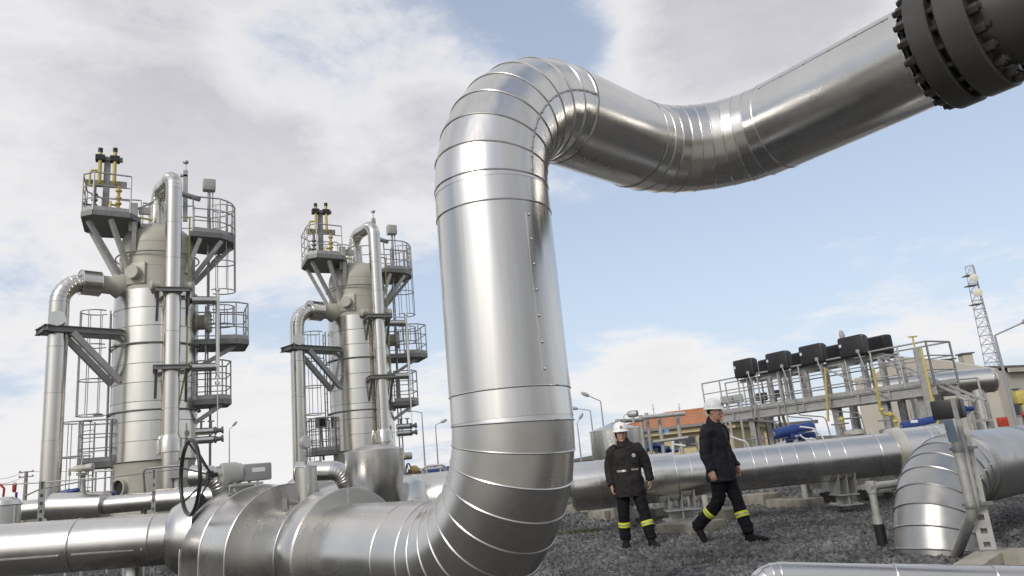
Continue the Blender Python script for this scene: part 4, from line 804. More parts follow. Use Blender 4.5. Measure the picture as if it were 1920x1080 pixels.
for i, (px, lab) in enumerate(((1399, 'black housing in the front row at the far left end of the gantry'), (1464, 'second black housing from the left in the front row'), (1531, 'third black housing from the left in the front row'), (1610, 'largest black housing in the front row, at the right end'))):
    housing(gpx(px, .05), .0, lab)
for i, (px, lab) in enumerate(((1446, 'black housing in the back row between the first and second front ones'), (1508, 'black housing in the back row between the second and third front ones'), (1578, 'black housing in the back row between the third and fourth front ones'), (1655, 'black housing in the back row at the right end of the gantry'))):
    housing(gpx(px, -1.0), -1.0, lab, True)
for i, (px, py, lab) in enumerate(((1362, 750, 'grey box lowest and leftmost on the distant rack behind the walkway'), (1383, 747, 'grey box second on the distant rack behind the walkway'), (1428, 744, 'black box in the middle of the distant rack behind the walkway'), (1453, 739, 'black box at the right end of the distant rack behind the walkway'))):
    q = P(px, py, 31); mb = MB(); mb.box(q, (.42, .3, .32), bev=.03); mb.tube([q, V(q.x, q.y, 0)], .05, 8); single(mb, 'equipment_box', m_grey if i < 2 else m_black, lab, 'box', 'boxes on the distant rack')
dr_ = thing('distant_rack', 'thin grey rack of rails behind the left end of the gantry', 'rack', V(P(1400, 760, 31.3).x, P(1400, 760, 31.3).y, 0)); mb = MB()
for py in (757, 766): mb.tube([P(1350, py+8, 31.3), P(1475, py-9, 31.3)], .03, 6)
for px in (1355, 1385, 1415, 1445, 1472): a = P(px, 758, 31.3); mb.tube([a, V(a.x, a.y, 0)], .035, 6)
mb.build('rails', m_galv, dr_)
# yellow pipework
mb = MB(); a = P(1737, 740, 18.6); zt_ = UP(a, 1733, 650); mb.beam(V(a.x, a.y, .6), V(a.x, a.y, zt_), .16, .05, (0, 1, 0)); ym = thing('vent_mast', 'upright mast with yellow edge and small T top at the gantry end', 'mast', (a.x, a.y, 0)); mb.build('mast', m_galv, ym); mb = MB(); mb.tube([V(a.x+.1, a.y-.03, .6), V(a.x+.1, a.y-.03, zt_-.02)], .032, 10); mb.tube([V(a.x-.03, a.y, zt_-.05), V(a.x-.03, a.y, zt_+.28)], .022, 8); mb.beam(V(a.x-.13, a.y, zt_+.29), V(a.x+.09, a.y, zt_+.29), .06, .03); mb.build('yellow_pipe', m_yellow, ym)
mb = MB(); mb.tube(fillet([P(1547, 690, 21), P(1553, 790, 21)], .1), .032, 10); single(mb, 'yellow_riser', m_yellow, 'thin yellow pipe rising behind the third front housing', 'pipe')
mb = MB(); mb.tube(fillet([P(1637, 690, 18.6), P(1653, 778, 18.6), P(1677, 776, 18.6), P(1681, 800, 18.6)], .12, 5), .034, 10)
for px, py in ((1653, 768), (1668, 777), (1679, 790)): mb.lathe([(.06, -.03), (.07, 0), (.06, .03)], P(px, py, 18.6), (0.2, 0, 1) if px != 1668 else (1, 0, 0), 10)
single(mb, 'yellow_pipe', m_yellow, 'yellow pipe with an angular bend beside the long blue actuator', 'pipe')
mb = MB(); mb.tube([P(1460, 755, 24), P(1474, 800, 24)], .05, 8); single(mb, 'yellow_riser', m_yellow, 'yellow pipe showing under the left half of the gantry', 'pipe')
mb = MB(); mb.tube([P(1576, 782, 16.5), P(1580, 800, 16.5)], .03, 8); mb.lathe([(.05, -.03), (.05, .03)], P(1577, 785, 16.5), (0, 0, 1), 10); single(mb, 'yellow_stub', m_yellow, 'short yellow valve stub under the middle of the gantry', 'pipe')
# header pipe and its risers at the right behind the gantry
hp0, hp1 = P(1630, 733, 25), P(1858, 712, 24); hh = thing('header_pipe', 'fat silver header pipe running behind the gantry toward the beige building', 'pipe', (hp1.x, hp1.y, 0)); clad(split_long([hp0, hp1], 2), .40, .008, 56).build('pipe_cladding', m_clad, hh); mb = MB(); mb.lathe([(.40, 0), (.36, .10), (.2, .18), (.02, .2)], hp1, hp1-hp0, 48); mb.build('end_cap', m_clad, hh)
for px in (1716, 1826): q = hp0.lerp(hp1, (px-1630)/228.); mb = MB(); mb.lathe([(.29, 0.2), (.29, q.z-.2)], (q.x, q.y, 0), (0, 0, 1), 40); mb.torus((q.x, q.y, 1.6), (0, 0, 1), .29, .012, 40); mb.build('drop_leg', m_cladv, hh)
rf = thing('rail_platform', 'grey railed platform under the right end of the header pipe', 'platform', V(P(1800, 770, 21).x, P(1800, 770, 21).y, 0)); a, b = P(1760, 790, 21), P(1850, 782, 21); mb = MB(); zz_ = 1.35
pts = [V(a.x, a.y, zz_), V(b.x, b.y, zz_)]; rail(mb, pts, 1.2, 2, .03, toe=False); mb.beam(pts[0], pts[1], .5, .08)
for p_ in pts: mb.tube([V(p_.x, p_.y, 0), p_], .05, 8)
mb.build('railing', m_galv, rf)
actuator(P(1812, 767, 19), .34, .075, (1, -.2, 0), 'blue round motor poking out right of the black post box')
# ------------------------------------------------------------------ right foreground: elbow out of the ground, post box, kerb, pipes
eb0 = G(1760, 1040); er = thing('ground_elbow_pipe', 'silver clad pipe rising from the gravel at right and bending to the right edge', 'pipe', (eb0.x, eb0.y, 0)); ER = .41
ec = V(eb0.x, eb0.y, .80); ee = P(1990, 854, 10.5); ee.z = .80
pth = fillet([V(eb0.x, eb0.y, -.2), ec, ee], .92, 9); pth = [pth[0]]+pth[1:]
clad(pth[:-1]+[pth[-2].lerp(ee, .03)], ER, .009, 72).build('elbow_cladding', m_dullr, er); q_ = pth[-2]
clad(split_long([q_.lerp(ee, .01), q_+(ee-ec).normalized()*3.2], 1.3), ER+.001, .007, 72).build('pipe_cladding', m_dullr, er)
ed = (ee-ec).normalized(); en = V(ed.y, -ed.x, 0); en = en if en.y < 0 else -en
mbp = MB(); mbp.lathe([(ER-.04, -.05), (ER-.04, .08)], (eb0.x, eb0.y, 0), (0, 0, 1), 64); mbp.build('bare_stub', m_dark, er)
elb = pth[1:-1]
elbow_seam(elb[:-1], None, lambda p, i: (en*.985+V(0, 0, .17)).normalized(), ER, er, 2, .012)
sp0 = G(1853, 1030, .17); sp0.z = 0; zt_ = UP(sp0, 1783, 775)
pst = channel_post(sp0, zt_, 'perforated steel channel post carrying a black box at right', .135, m=m_galv)
mb = MB(); mb.box((sp0.x, sp0.y, .165), (.26, .2, .02)); mb.build('base_plate', m_steel, pst)
q = P(1778, 767.5, 6.55); bx = thing('black_box', 'black instrument box fixed to the top of the channel post', 'box', q-V(0, 0, .1)); fq_ = -V(q.x, q.y, 0).normalized(); fq_ = (fq_+V(-.25, 0, 0)).normalized(); fx_ = V(-fq_.y, fq_.x, 0); mb = MB(); mb.box(q, (.235, .18, .165), (fx_, fq_, V(0, 0, 1)), bev=.012); bo_ = mb.build('case', m_black, bx); mb = MB(); mb.box(q+fx_*.07+fq_*.002, (.04, .19, .174), (fx_, fq_, V(0, 0, 1))); mb.build('strap', m_steel, bo_)
cq0, cq1 = P(1790, 790, 6.7), P(1818, 940, 6.7); mb = MB(); lo_ = G(1787, 1050, 0)
cdt = thing('conduit', 'grey conduit pipe curving into the ground beside the channel post', 'conduit', (lo_.x, lo_.y, 0))
mb.tube(fillet([V(cq1.x-.0, cq1.y, UP(cq1, 1790, 828)), V(cq1.x, cq1.y, .52), V(lo_.x, lo_.y, 0)], .22, 7), .042, 16); mb.build('large_conduit', m_galv, cdt)
mb = MB(); mb.tube(fillet([V(cq1.x+.085, cq1.y+.04, UP(cq1, 1790, 800)), V(cq1.x+.085, cq1.y+.04, .56), V(lo_.x+.05, lo_.y, 0)], .22, 7), .026, 12); mb.build('small_conduit', m_galv, cdt)
mb = MB(); mb.tube([V(cq1.x-.02, cq1.y, UP(cq1, 1790, 828)), V(cq1.x-.03, cq1.y, UP(cq1, 1781, 782))], .04, 12); mb.build('cable_sleeve', mat('faded_blue', (.20, .27, .33), .5), cdt)
mb = MB(); z_ = UP(cq1, 1815, 948); mb.box((cq1.x+.11, cq1.y+.08, z_), (.26, .05, .025)); mb.lathe([(.046, -.02), (.052, 0), (.046, .02)], (cq1.x, cq1.y, z_), (0, 0, 1), 16); mb.build('pipe_clamp', m_steel, cdt); mb = MB(); z_ = UP(cq1, 1798, 842); mb.box((cq1.x+.10, cq1.y+.08, z_), (.24, .05, .025)); mb.lathe([(.046, -.03), (.054, 0), (.046, .03)], (cq1.x, cq1.y, z_), (0, 0, 1), 16); mb.build('pipe_clamp', m_steel, cdt)
k0, k1 = G(1836, 1028, .17), G(1990, 1026, .17); kf = G(1775, 1064, .17)
for q_ in (k0, k1, kf): q_.z = 0; kw = (k1-k0).normalized(); kd = (kf-k0).normalized()
kb = thing('concrete_kerb', 'pale concrete kerb frame around a pit at the lower right corner', 'kerb', k0); mb = MB(); H = .17; w_ = .22
for s_ in (0, 1): mb.beam(k0+kd*(.11+s_*1.25)+V(0, 0, H/2-.02), k0+kd*(.11+s_*1.25)+kw*2.6+V(0, 0, H/2-.02), .22, H+.04)
mb.beam(k0+kw*.11+kd*.22+V(0, 0, H/2-.022), k0+kw*.11+kd*1.25+V(0, 0, H/2-.022), .22, H+.036); mb.build('kerb', mat('pale_concrete', (.36, .34, .285), .9, 0, [(14, .5, .01)], .25, 4), kb)
mb = MB(); a = k0+kd*.3+kw*.3; mb.box(a+kw*1.1+kd*.45+V(0, 0, .045), (2.2, .95, .03), (kw, V(-kw.y, kw.x, 0), V(0, 0, 1))); mb.build('pit_floor', mat('mossy_floor', (.12, .115, .075), .9, 0, None, .4, 5), kb)
fg = thing('foreground_pipe', 'thin silver clad pipe along the bottom right edge of the picture', 'pipe', (P(1600, 1075, 5).x, P(1600, 1075, 5).y, 0)); FR = .085
p0, p1 = P(1412, 1078, 5.1), P(1990, 1088, 5.0); clad(fillet([V(p0.x, p0.y, -.02), p0, p1], .16, 6)[:-1]+[p0.lerp(p1, k) for k in (.46, .78)]+[p1], FR, .004, 40).build('pipe_cladding', m_clad, fg)
lo_ = G(1657, 1031); hi_ = UP(lo_, 1638, 912); lp_ = thing('angle_pipe', 'grey angle pipe with a black wrapped foot in front of the long pipe', 'pipe', (lo_.x, lo_.y, 0)); mb = MB()
mb.tube([V(lo_.x, lo_.y, .02), V(lo_.x, lo_.y, hi_)], .042, 16); c_ = V(lo_.x, lo_.y, hi_); mb.tube([c_, c_+V(.9, .35, 0)], .042, 16); mb.lathe([(.055, -.07), (.055, .06)], c_, (0, 0, 1), 16); mb.lathe([(.055, -.05), (.055, .07)], c_, (.93, .36, 0), 16); mb.lathe([(.056, 0), (.056, .10)], V(lo_.x, lo_.y, UP(lo_, 1650, 985)), (0, 0, 1), 16); mb.build('pipe', m_galv, lp_)
mb = MB(); mb.tube([V(lo_.x, lo_.y, 0), V(lo_.x, lo_.y, UP(lo_, 1652, 982))], .058, 16); mb.build('wrapped_foot', m_rubber, lp_)
# ------------------------------------------------------------------ background: buildings, mast, lamps, pole
def lamp_post(bx_, top, arm, label, t, h=None):
    a = P(*bx_, t); b = V(a.x, a.y, 0); zt_ = UP(a, *top); o = thing('street_lamp', label, 'street lamp', b, 0, 'street lamps around the yard')
    mb = MB(); mb.tube([b, V(b.x, b.y, zt_*.5), V(b.x, b.y, zt_)], [.09, .075, .05], 10); mb.build('pole', m_mast, o)
    k = math.hypot(b.x, b.y); d = ray(*arm); e = V(0, 0, EYE)+d*(k/math.hypot(d.x, d.y)); mb = MB(); mb.tube([V(b.x, b.y, zt_), e], .04, 8); mb.build('arm', m_mast, o); dd = (e-V(b.x, b.y, zt_)).normalized()
    mb = MB(); mb.lathe([(.03, -.12), (.13, 0), (.17, .35), (.10, .62), (.02, .68)], e-dd*.1, dd, 12); mb.build('lamp_head', m_grey, o)
lamp_post((797, 875), (785, 774), (769, 770), 'tall lamp post just left of the riser with its arm to the left', 70)
lamp_post((822, 880), (815, 797), (829, 791), 'shorter lamp post close to the riser with its arm to the right', 78)
lamp_post((430, 860), (429, 806), (438, 797), 'slim lamp post between the left tower and the gearbox', 90)
lamp_post((1132, 803), (1126, 752), (1101, 741), 'lamp post right of the riser with the higher long arm', 62)
lamp_post((1112, 815), (1103, 770), (1080, 766), 'lamp post right of the riser standing lower and nearer the drum', 70)
lamp_post((1083, 800), (1081, 793), (1088, 783), 'lamp head just peeking out from the riser edge', 80)
lamp_post((1905, 790), (1870, 628), (1924, 602), 'tall lamp post in front of the beige building at far right', 36)
lamp_post((1605, 760), (1594, 648), (1580, 636), 'lamp head rising above the rightmost black housings', 45)
lamp_post((197, 900), (194, 779), (188, 778), 'thin lamp post partly behind the left tower ladder', 62)
up_ = thing('utility_pole', 'concrete utility pole with two crossarms at the far left', 'utility pole', V(P(47, 925, 75).x, P(47, 925, 75).y, 0)); a = P(47, 925, 75); zt_ = UP(a, 48, 884); mb = MB(); mb.tube([V(a.x, a.y, 0), V(a.x, a.y, zt_)], [.24, .16], 10); mb.build('pole', m_wood, up_)
for py in (885, 894): z = UP(a, 48, py); mb = MB(); mb.beam(V(a.x-.65, a.y-.2, z), V(a.x+.65, a.y+.2, z), .1, .1); [mb.lathe([(.05, 0), (.07, .1), (.03, .18)], (a.x+s_*.55, a.y+s_*.17, z), (0, 0, 1), 8) for s_ in (-1, 1)]; mb.build('crossarm', m_steel, up_)
for k, (p_, q_, lab) in enumerate((((-30, 897), (48, 884), 'upper power line running left from the utility pole'), ((-30, 907), (48, 893), 'lower power line running left from the utility pole'), ((48, 884), (330, 866), 'power line running right from the utility pole behind the tower'))):
    mb = MB(); a_, b_ = P(*p_, 75), P(*q_, 75); mb.tube([a_.lerp(b_, i/8)-V(0, 0, .35*math.sin(PI*i/8)) for i in range(9)], .02, 5); single(mb, 'power_line', m_wire, lab, 'power line')
# orange roofed house
hc_ = P(1119, 809, 40); hr = P(1380, 781.5, 36); hx = V(hr.x-hc_.x, hr.y-hc_.y, 0); HL = hx.length; hx.normalize(); hy = V(-hx.y, hx.x, 0); hy = hy if hy.y > 0 else -hy; HZ = 2.55; o = V(hc_.x, hc_.y, 0)
hs = thing('tiled_house', 'low yellow house with orange hipped tile roof behind the two workers', 'house', o)
def HP(u, v, z): return o+hx*u+hy*v+V(0, 0, z)
HD = 6.5; rz_ = HZ+.85
mb = MB(); mb.add([HP(0, 0, HZ), HP(HL, 0, HZ), HP(HL, HD, HZ), HP(0, HD, HZ), HP(2.75, HD/2, rz_), HP(HL-2.4, HD/2, rz_)], [(0, 1, 5, 4), (1, 2, 5), (2, 3, 4, 5), (3, 0, 4)]); mb.add([HP(0, 0, HZ-.14), HP(HL, 0, HZ-.14), HP(HL, HD, HZ-.14), HP(0, HD, HZ-.14)], [(0, 1, 2, 3)]); 
ro = mb.build('roof', m_tile, hs)
mb = MB()
for p_, q_ in ((HP(0, 0, HZ), HP(2.75, HD/2, rz_)), (HP(2.75, HD/2, rz_), HP(HL-2.4, HD/2, rz_)), (HP(HL-2.4, HD/2, rz_), HP(HL, 0, HZ))): mb.tube([p_, q_], .07, 8)
mb.build('ridge_tile', m_tile, ro)
mb = MB()
for p_, q_ in ((HP(0, 0, HZ-.07), HP(HL, 0, HZ-.07)), (HP(0, 0, HZ-.07), HP(0, HD, HZ-.07)), (HP(HL, 0, HZ-.07), HP(HL, HD, HZ-.07))): mb.beam(p_, q_, .14, .13)
mb.build('gutter', m_steel, ro)
mb = MB(); mb.box(HP(HL/2, HD/2, (HZ-.2)/2), (HL-.9, HD-.9, HZ-.2), (hx, hy, V(0, 0, 1))); mb.box(HP(HL/2, HD/2, HZ-.27), (HL-.3, HD-.3, .24), (hx, hy, V(0, 0, 1))); wl = mb.build('wall', m_yplaster, hs)
for u0, u1 in ((4.05, 5.3), (2.2, 3.0)):
    mb = MB(); mb.box(HP((u0+u1)/2, .44, 1.72), (u1-u0, .06, .55), (hx, hy, V(0, 0, 1))); wf = mb.build('window', m_steel, hs)
    for a_, b_ in ((u0+.05, (u0+u1)/2-.02), ((u0+u1)/2+.02, u1-.05)): mb = MB(); mb.box(HP((a_+b_)/2, .405, 1.72), (b_-a_, .03, .46), (hx, hy, V(0, 0, 1))); mb.build('pane', m_glass, wf)
for px, ty_, lab in ((1226, 758, 'thin roof antenna on the left end of the orange ridge'), (1275, 756, 'thin roof antenna on the right part of the orange ridge')):
    q = P(px, 774, 39.5); mb = MB(); mb.tube([q-V(0, 0, .3), V(q.x, q.y, UP(q, px, ty_))], .02, 6); mb.tube([V(q.x-.1, q.y, UP(q, px, ty_)-.25), V(q.x+.1, q.y, UP(q, px, ty_)-.25)], .012, 5); single(mb, 'roof_antenna', m_mast, lab, 'antenna')
# low far building behind the gantry
def low_building(px0, px1, py_top, t, label, m, dz=4, win=0):
    a, b = P(px0, py_top, t), P(px1, py_top-(px1-px0)*.095, t); d = V(b.x-a.x, b.y-a.y, 0); w = d.length; d.normalize(); n = V(-d.y, d.x, 0); zt_ = a.z
    o_ = thing('low_building', label, 'building', (a.x, a.y, 0)); mb = MB(); mb.box(V(a.x, a.y, zt_/2)+d*w/2+n*dz/2, (w, dz, zt_), (d, n, V(0, 0, 1))); mb.build('wall', m, o_); mb = MB(); mb.box(V(a.x, a.y, zt_+.12)+d*w/2+n*dz/2, (w+.8, dz+.8, .24), (d, n, V(0, 0, 1))); mb.build('roof', m_roof, o_)
    for k in range(win): mb = MB(); mb.box(V(a.x, a.y, zt_*.6)+d*w*(k+.5)/win-n*.02, (w/win*.5, .06, zt_*.3), (d, n, V(0, 0, 1))); mb.build('window', m_glass, o_)
low_building(1380, 1520, 808, 52, 'long low pale building seen through the gantry legs', m_yplaster, 6, 5)
low_building(1072, 1112, 866, 130, 'tiny far brown sheds right of the riser', m_conc, 8, 0)
# beige building
A = P(1862, 692, 42); bl_ = P(1662, 700, 42); bx_ = V(bl_.x-A.x, bl_.y-A.y, 0).normalized(); br_ = az(62)
bb = thing('beige_building', 'large beige plant building with dark eaves at the right edge', 'building', (A.x, A.y, 0)); o = V(A.x, A.y, 0); HE = A.z; ap = P(1690, 668, 42); ua = (V(ap.x, ap.y, 0)-o).length; za = ap.z; BW = ua*1.55
def BP(u, v, z): return o+bx_*u+br_*v+V(0, 0, z)
mb = MB(); ge = [(0, 0), (0, HE), (ua*.52, HE+(za-HE)*.62), (ua, za), (ua*1.12, za-.2), (ua*1.3, HE+.35), (BW, HE+.2), (BW, 0)]; mb.loft([[BP(u, 0, z) for u, z in ge], [BP(u, .5, z) for u, z in ge]])
mb.loft([[BP(u, v, z) for u, z in ((.003, 0), (.003, HE-.1), (BW-.1, HE-.1), (BW-.1, 0))] for v in (.503, 26)]); bw_ = mb.build('wall', m_plaster, bb, smooth=False)
mb = MB(); mb.loft([[BP(-.6, v, HE+.02), BP(-.6, v, HE+.14), BP(2.2, v, HE+.30), BP(BW, v, HE+.30), BP(BW, v, HE+.02)] for v in (.51, 26.5)]); mb.build('roof', m_roof, bb, smooth=False)
mb = MB(); mb.beam(BP(-.57, .5, HE-.12), BP(-.57, 26, HE-.12), .12, .24); mb.build('fascia', m_plaster, bb)
for px, w_, py0, py1, lab in ((1815, .55, 690, 664, 'chimney'), (1775, .7, 690, 676, 'roof_vent')):
    q = P(px, py0, 43.5); mb = MB(); z1_ = UP(q, px, py1); mb.box((q.x, q.y, (z1_+HE-1)/2), (w_, w_, z1_-HE+1)); c_ = mb.build(lab, m_plaster, bb); mb = MB(); mb.box((q.x, q.y, z1_+.04), (w_+.2, w_+.2, .07)); mb.build('cap', m_roof, c_)
for v, z in ((1.2, 1.9), (3.2, 1.9)): mb = MB(); mb.box(BP(-.04, v, z), (.9, .08, .9), (br_, bx_, V(0, 0, 1))); wf = mb.build('window', m_galv, bb); mb = MB(); mb.box(BP(-.085, v, z), (.78, .03, .78), (br_, bx_, V(0, 0, 1))); mb.build('pane', m_glass, wf)
q = P(1880, 791, 34); mb = MB(); mb.box(q, (.36, .3, .42), bev=.02); mb.box(q+V(0, -.16, .06), (.24, .01, .1)); mb.box(q-V(0, 0, q.z/2+.15), (.3, .3, q.z-.3), mi=1); single(mb, 'red_cabinet', [m_red, m_steel], 'small red cabinet at the foot of the beige wall', 'cabinet')
q = P(1913, 745, 24); ya = thing('yellow_actuator', 'yellow valve actuator cluster cut by the right edge', 'actuator', (q.x, q.y, 0)); mb = MB(); mb.box(q, (.38, .3, .42), bev=.05); mb.lathe([(.16, -.5), (.18, -.1), (.18, .1), (.10, .3)], q+V(.1, 0, -.1), (0, 0, 1), 16); mb.build('body', m_yellow, ya)
mb = MB(); mb.tube([q, V(q.x, q.y, 0)], .09, 12); mb.lathe([(.05, -.05), (.15, 0), (.05, .05)], q+V(-.1, 0, .28), (0, 0, 1), 12); mb.build('stem', m_steel, ya); mb = MB(); mb.lathe([(.05, -.1), (.1, 0), (.05, .1)], q-V(.05, .1, .55), (1, 0, 0), 12); mb.lathe([(.05, -.1), (.1, 0), (.05, .1)], q-V(-.15, .1, .75), (1, 0, 0), 12); mb.build('red_fitting', m_red, ya)
mb = MB(); a, b = P(1822, 752, 38), P(1836, 738, 38); mb.tube([a, b], .05, 8); mb.tube([P(1815, 751, 38), P(1848, 754, 38)], .03, 8); mb.tube([P(1820, 752, 38), V(P(1820, 752, 38).x, P(1820, 752, 38).y, 0)], .05, 8); single(mb, 'wall_light', m_steel, 'slanted floodlight on a bracket by the beige wall corner', 'floodlight')
# lattice mast
q = P(1866, 690, 150); mz = UP(q, 1810, 500); mst = thing('lattice_mast', 'tall tapering lattice radio mast behind the beige building', 'mast', (q.x, q.y, 0)); mb = MB(); b0, b1 = 1.75, .85
def mc(z, i): w_ = (b0+(b1-b0)*z/mz)*1.15; a_ = R(20+120*i); return V(q.x+w_*math.cos(a_), q.y+w_*math.sin(a_), z)
n_ = 18; zs = [mz*(1-(1-k/n_)**1.0) for k in range(n_+1)]
for i in range(3): mb.tube([mc(0, i), mc(mz, i)], .075, 6)
mb.build('leg', m_mast, mst); mb = MB()
for k in range(n_):
    for i in range(3):
        j = (i+1) % 3; mb.tube([mc(zs[k], i), mc(zs[k+1], j)], .04, 5); mb.tube([mc(zs[k], j), mc(zs[k+1], i)], .04, 5); mb.tube([mc(zs[k+1], i), mc(zs[k+1], j)], .05, 5)
mb.build('bracing', m_mast, mst)
for px, py in ((1826, 520.5), (1834, 548.5)):
    c = P(px, py, 148.5); mb = MB(); fd = (V(0, 0, EYE)-c).normalized(); fd = (fd+V(.12, 0, 0)).normalized(); mb.lathe([(.25, .45), (.75, .3), (.80, .1), (.80, -.1), (.6, -.16), (.1, -.2)], c, -fd, 32); mb.build('dish', m_cream, mst)
for px, py in ((1817, 517), (1821, 536), (1830, 571)):
    mb = MB(); c = P(px, py, 150); mb.box(c, (1.9, 1.9, .18)); mb.build('platform', m_steel, mst)
# ------------------------------------------------------------------ people
DG = None
def remesh(mb, vox, smooth=6, wr=0., seed=0, wscale=(9, 9, 9)):
    me = bpy.data.meshes.new('tmp'); me.from_pydata(mb.v, [], mb.f); bm = bmesh.new(); bm.from_mesh(me); bmesh.ops.recalc_face_normals(bm, faces=bm.faces); bm.to_mesh(me); bm.free()
    o = bpy.data.objects.new('tmp', me); COL.objects.link(o); md = o.modifiers.new('r', 'REMESH'); md.mode = 'VOXEL'; md.voxel_size = vox; md.use_smooth_shade = True
    if smooth: s_ = o.modifiers.new('s', 'SMOOTH'); s_.iterations = smooth; s_.factor = .5
    dg = bpy.context.evaluated_depsgraph_get(); dg.update(); m2 = bpy.data.meshes.new_from_object(o.evaluated_get(dg)); bpy.data.objects.remove(o); bpy.data.meshes.remove(me)
    if wr:
        ns = [v.normal.copy() for v in m2.vertices]
        for v, n in zip(m2.vertices, ns):
            c = v.co; q = V(c.x*wscale[0], c.y*wscale[1], c.z*wscale[2])
            v.co = c+n*wr*(noise.noise(q+V(seed, 0, 0))+.5*noise.noise(q*2.3+V(0, seed, 0)))
    m2.shade_smooth(); return m2
def eloft(mb, secs, n=20):                                   # secs: (centre, rx, ry, axis dir or None); rx across (x), ry front-back
    rings = []
    for i, (c, rx, ry) in enumerate(secs):
        c = V(c); d = V(secs[min(i+1, len(secs)-1)][0])-V(secs[max(i-1, 0)][0]); d.normalize()
        x = V(1, 0, 0)-d*d.x
        if x.length < .3: x = V(0, 1, 0)-d*d.y
        x.normalize(); y = d.cross(x); rings.append([c+x*rx*math.cos(t)+y*ry*math.sin(t) for t in (2*PI*j/n for j in range(n))])
    c0, r0 = V(secs[0][0]), rings[0]; return mb.loft(rings)
def chain(mb, pts, rad, n=14, sub=4):
    P_ = [V(p) for p in pts]; out = []
    for i in range(len(P_)-1):
        a, b = P_[i], P_[i+1]
        for k in range(sub): f = k/sub; out.append((a.lerp(b, f), rad[i]+(rad[i+1]-rad[i])*f))
    out.append((P_[-1], rad[-1])); pp = [o_[0] for o_ in out]
    for _ in range(2): pp = [pp[0]]+[(pp[i-1]+pp[i]*2+pp[i+1])/4 for i in range(1, len(pp)-1)]+[pp[-1]]
    return mb.tube(pp, [o_[1] for o_ in out], n)
def ball(mb, c, rx, ry, rz, rot=None, n=18):
    c = V(c); rings = []
    for i in range(1, 12):
        q = -PI/2+PI*i/12; rings.append([V(rx*math.cos(q)*math.cos(t), ry*math.cos(q)*math.sin(t), rz*math.sin(q)) for t in (2*PI*j/n for j in range(n))])
    rings = [[c+((rot @ p) if rot else p) for p in r] for r in rings]; return mb.loft(rings)
m_skin = mat('skin', (.50, .285, .20), .5, 0, None, .08, 30)
m_eyew = mat('eye_white', (.6, .57, .53), .3); m_hair = mat('dark_hair', (.012, .010, .009), .6); m_lip = mat('lips', (.30, .12, .09), .5)
m_coat1 = mat('brown_black_fabric', (.024, .022, .0215), .8, 0, [(60, .25, .004)], .3, 14, spec=.25); m_coat2 = mat('navy_black_fabric', (.018, .019, .025), .75, 0, [(60, .25, .004)], .3, 14, spec=.25)
m_trous = mat('black_trouser_fabric', (.010, .010, .013), .85, 0, [(60, .2, .004)], .3, 14, spec=.2); m_boot = mat('boot_leather', (.010, .009, .009), .8, 0, None, .3, 20, spec=.25)
m_hiviz = mat('reflective_yellow', (.62, .68, .03), .5); m_refl = mat('reflective_grey', (.36, .35, .33), .35, .3); m_helmet = mat('white_helmet', (.82, .82, .80), .3)
m_badge = mat('badge_white', (.7, .7, .68), .5); m_badged = mat('badge_dark', (.05, .04, .05), .5); m_badger = mat('badge_red', (.45, .06, .05), .5)
def hand(mb, w, d, palm, s=1.0):                             # w wrist, d pointing direction, palm normal; four curled fingers and a thumb
    d = V(d).normalized(); palm = V(palm); palm = (palm-d*palm.dot(d)).normalized(); x = d.cross(palm)
    w = V(w); pc = w+d*.045*s
    rings = [[w+d*k*s+x*a_*s*math.cos(t)+palm*b_*s*math.sin(t) for t in (2*PI*j/12 for j in range(12))] for k, a_, b_ in ((-.03, .026, .022), (.0, .03, .02), (.04, .041, .019), (.085, .042, .016), (.095, .034, .012))]
    mb.loft(rings)
    for i, (o_, l_) in enumerate(((-.031, .062), (-.010, .072), (.011, .068), (.031, .054))):
        b = w+d*.085*s+x*o_*s; p1 = b+d*.4*l_*s+palm*.006*s; p2 = p1+(d*.6+palm*.85).normalized()*.34*l_*s; p3 = p2+(d*-.25+palm*1).normalized()*.34*l_*s
        mb.tube([b-d*.02*s, p1, p2, p3], [.0095*s, .0095*s, .0085*s, .0075*s], 8)
    b = w+d*.02*s-x*.034*s; mb.tube([b, b-x*.02*s+d*.028*s+palm*.012*s, b-x*.014*s+d*.055*s+palm*.026*s, b-x*.002*s+d*.07*s+palm*.034*s], [.014*s, .012*s, .010*s, .008*s], 8)
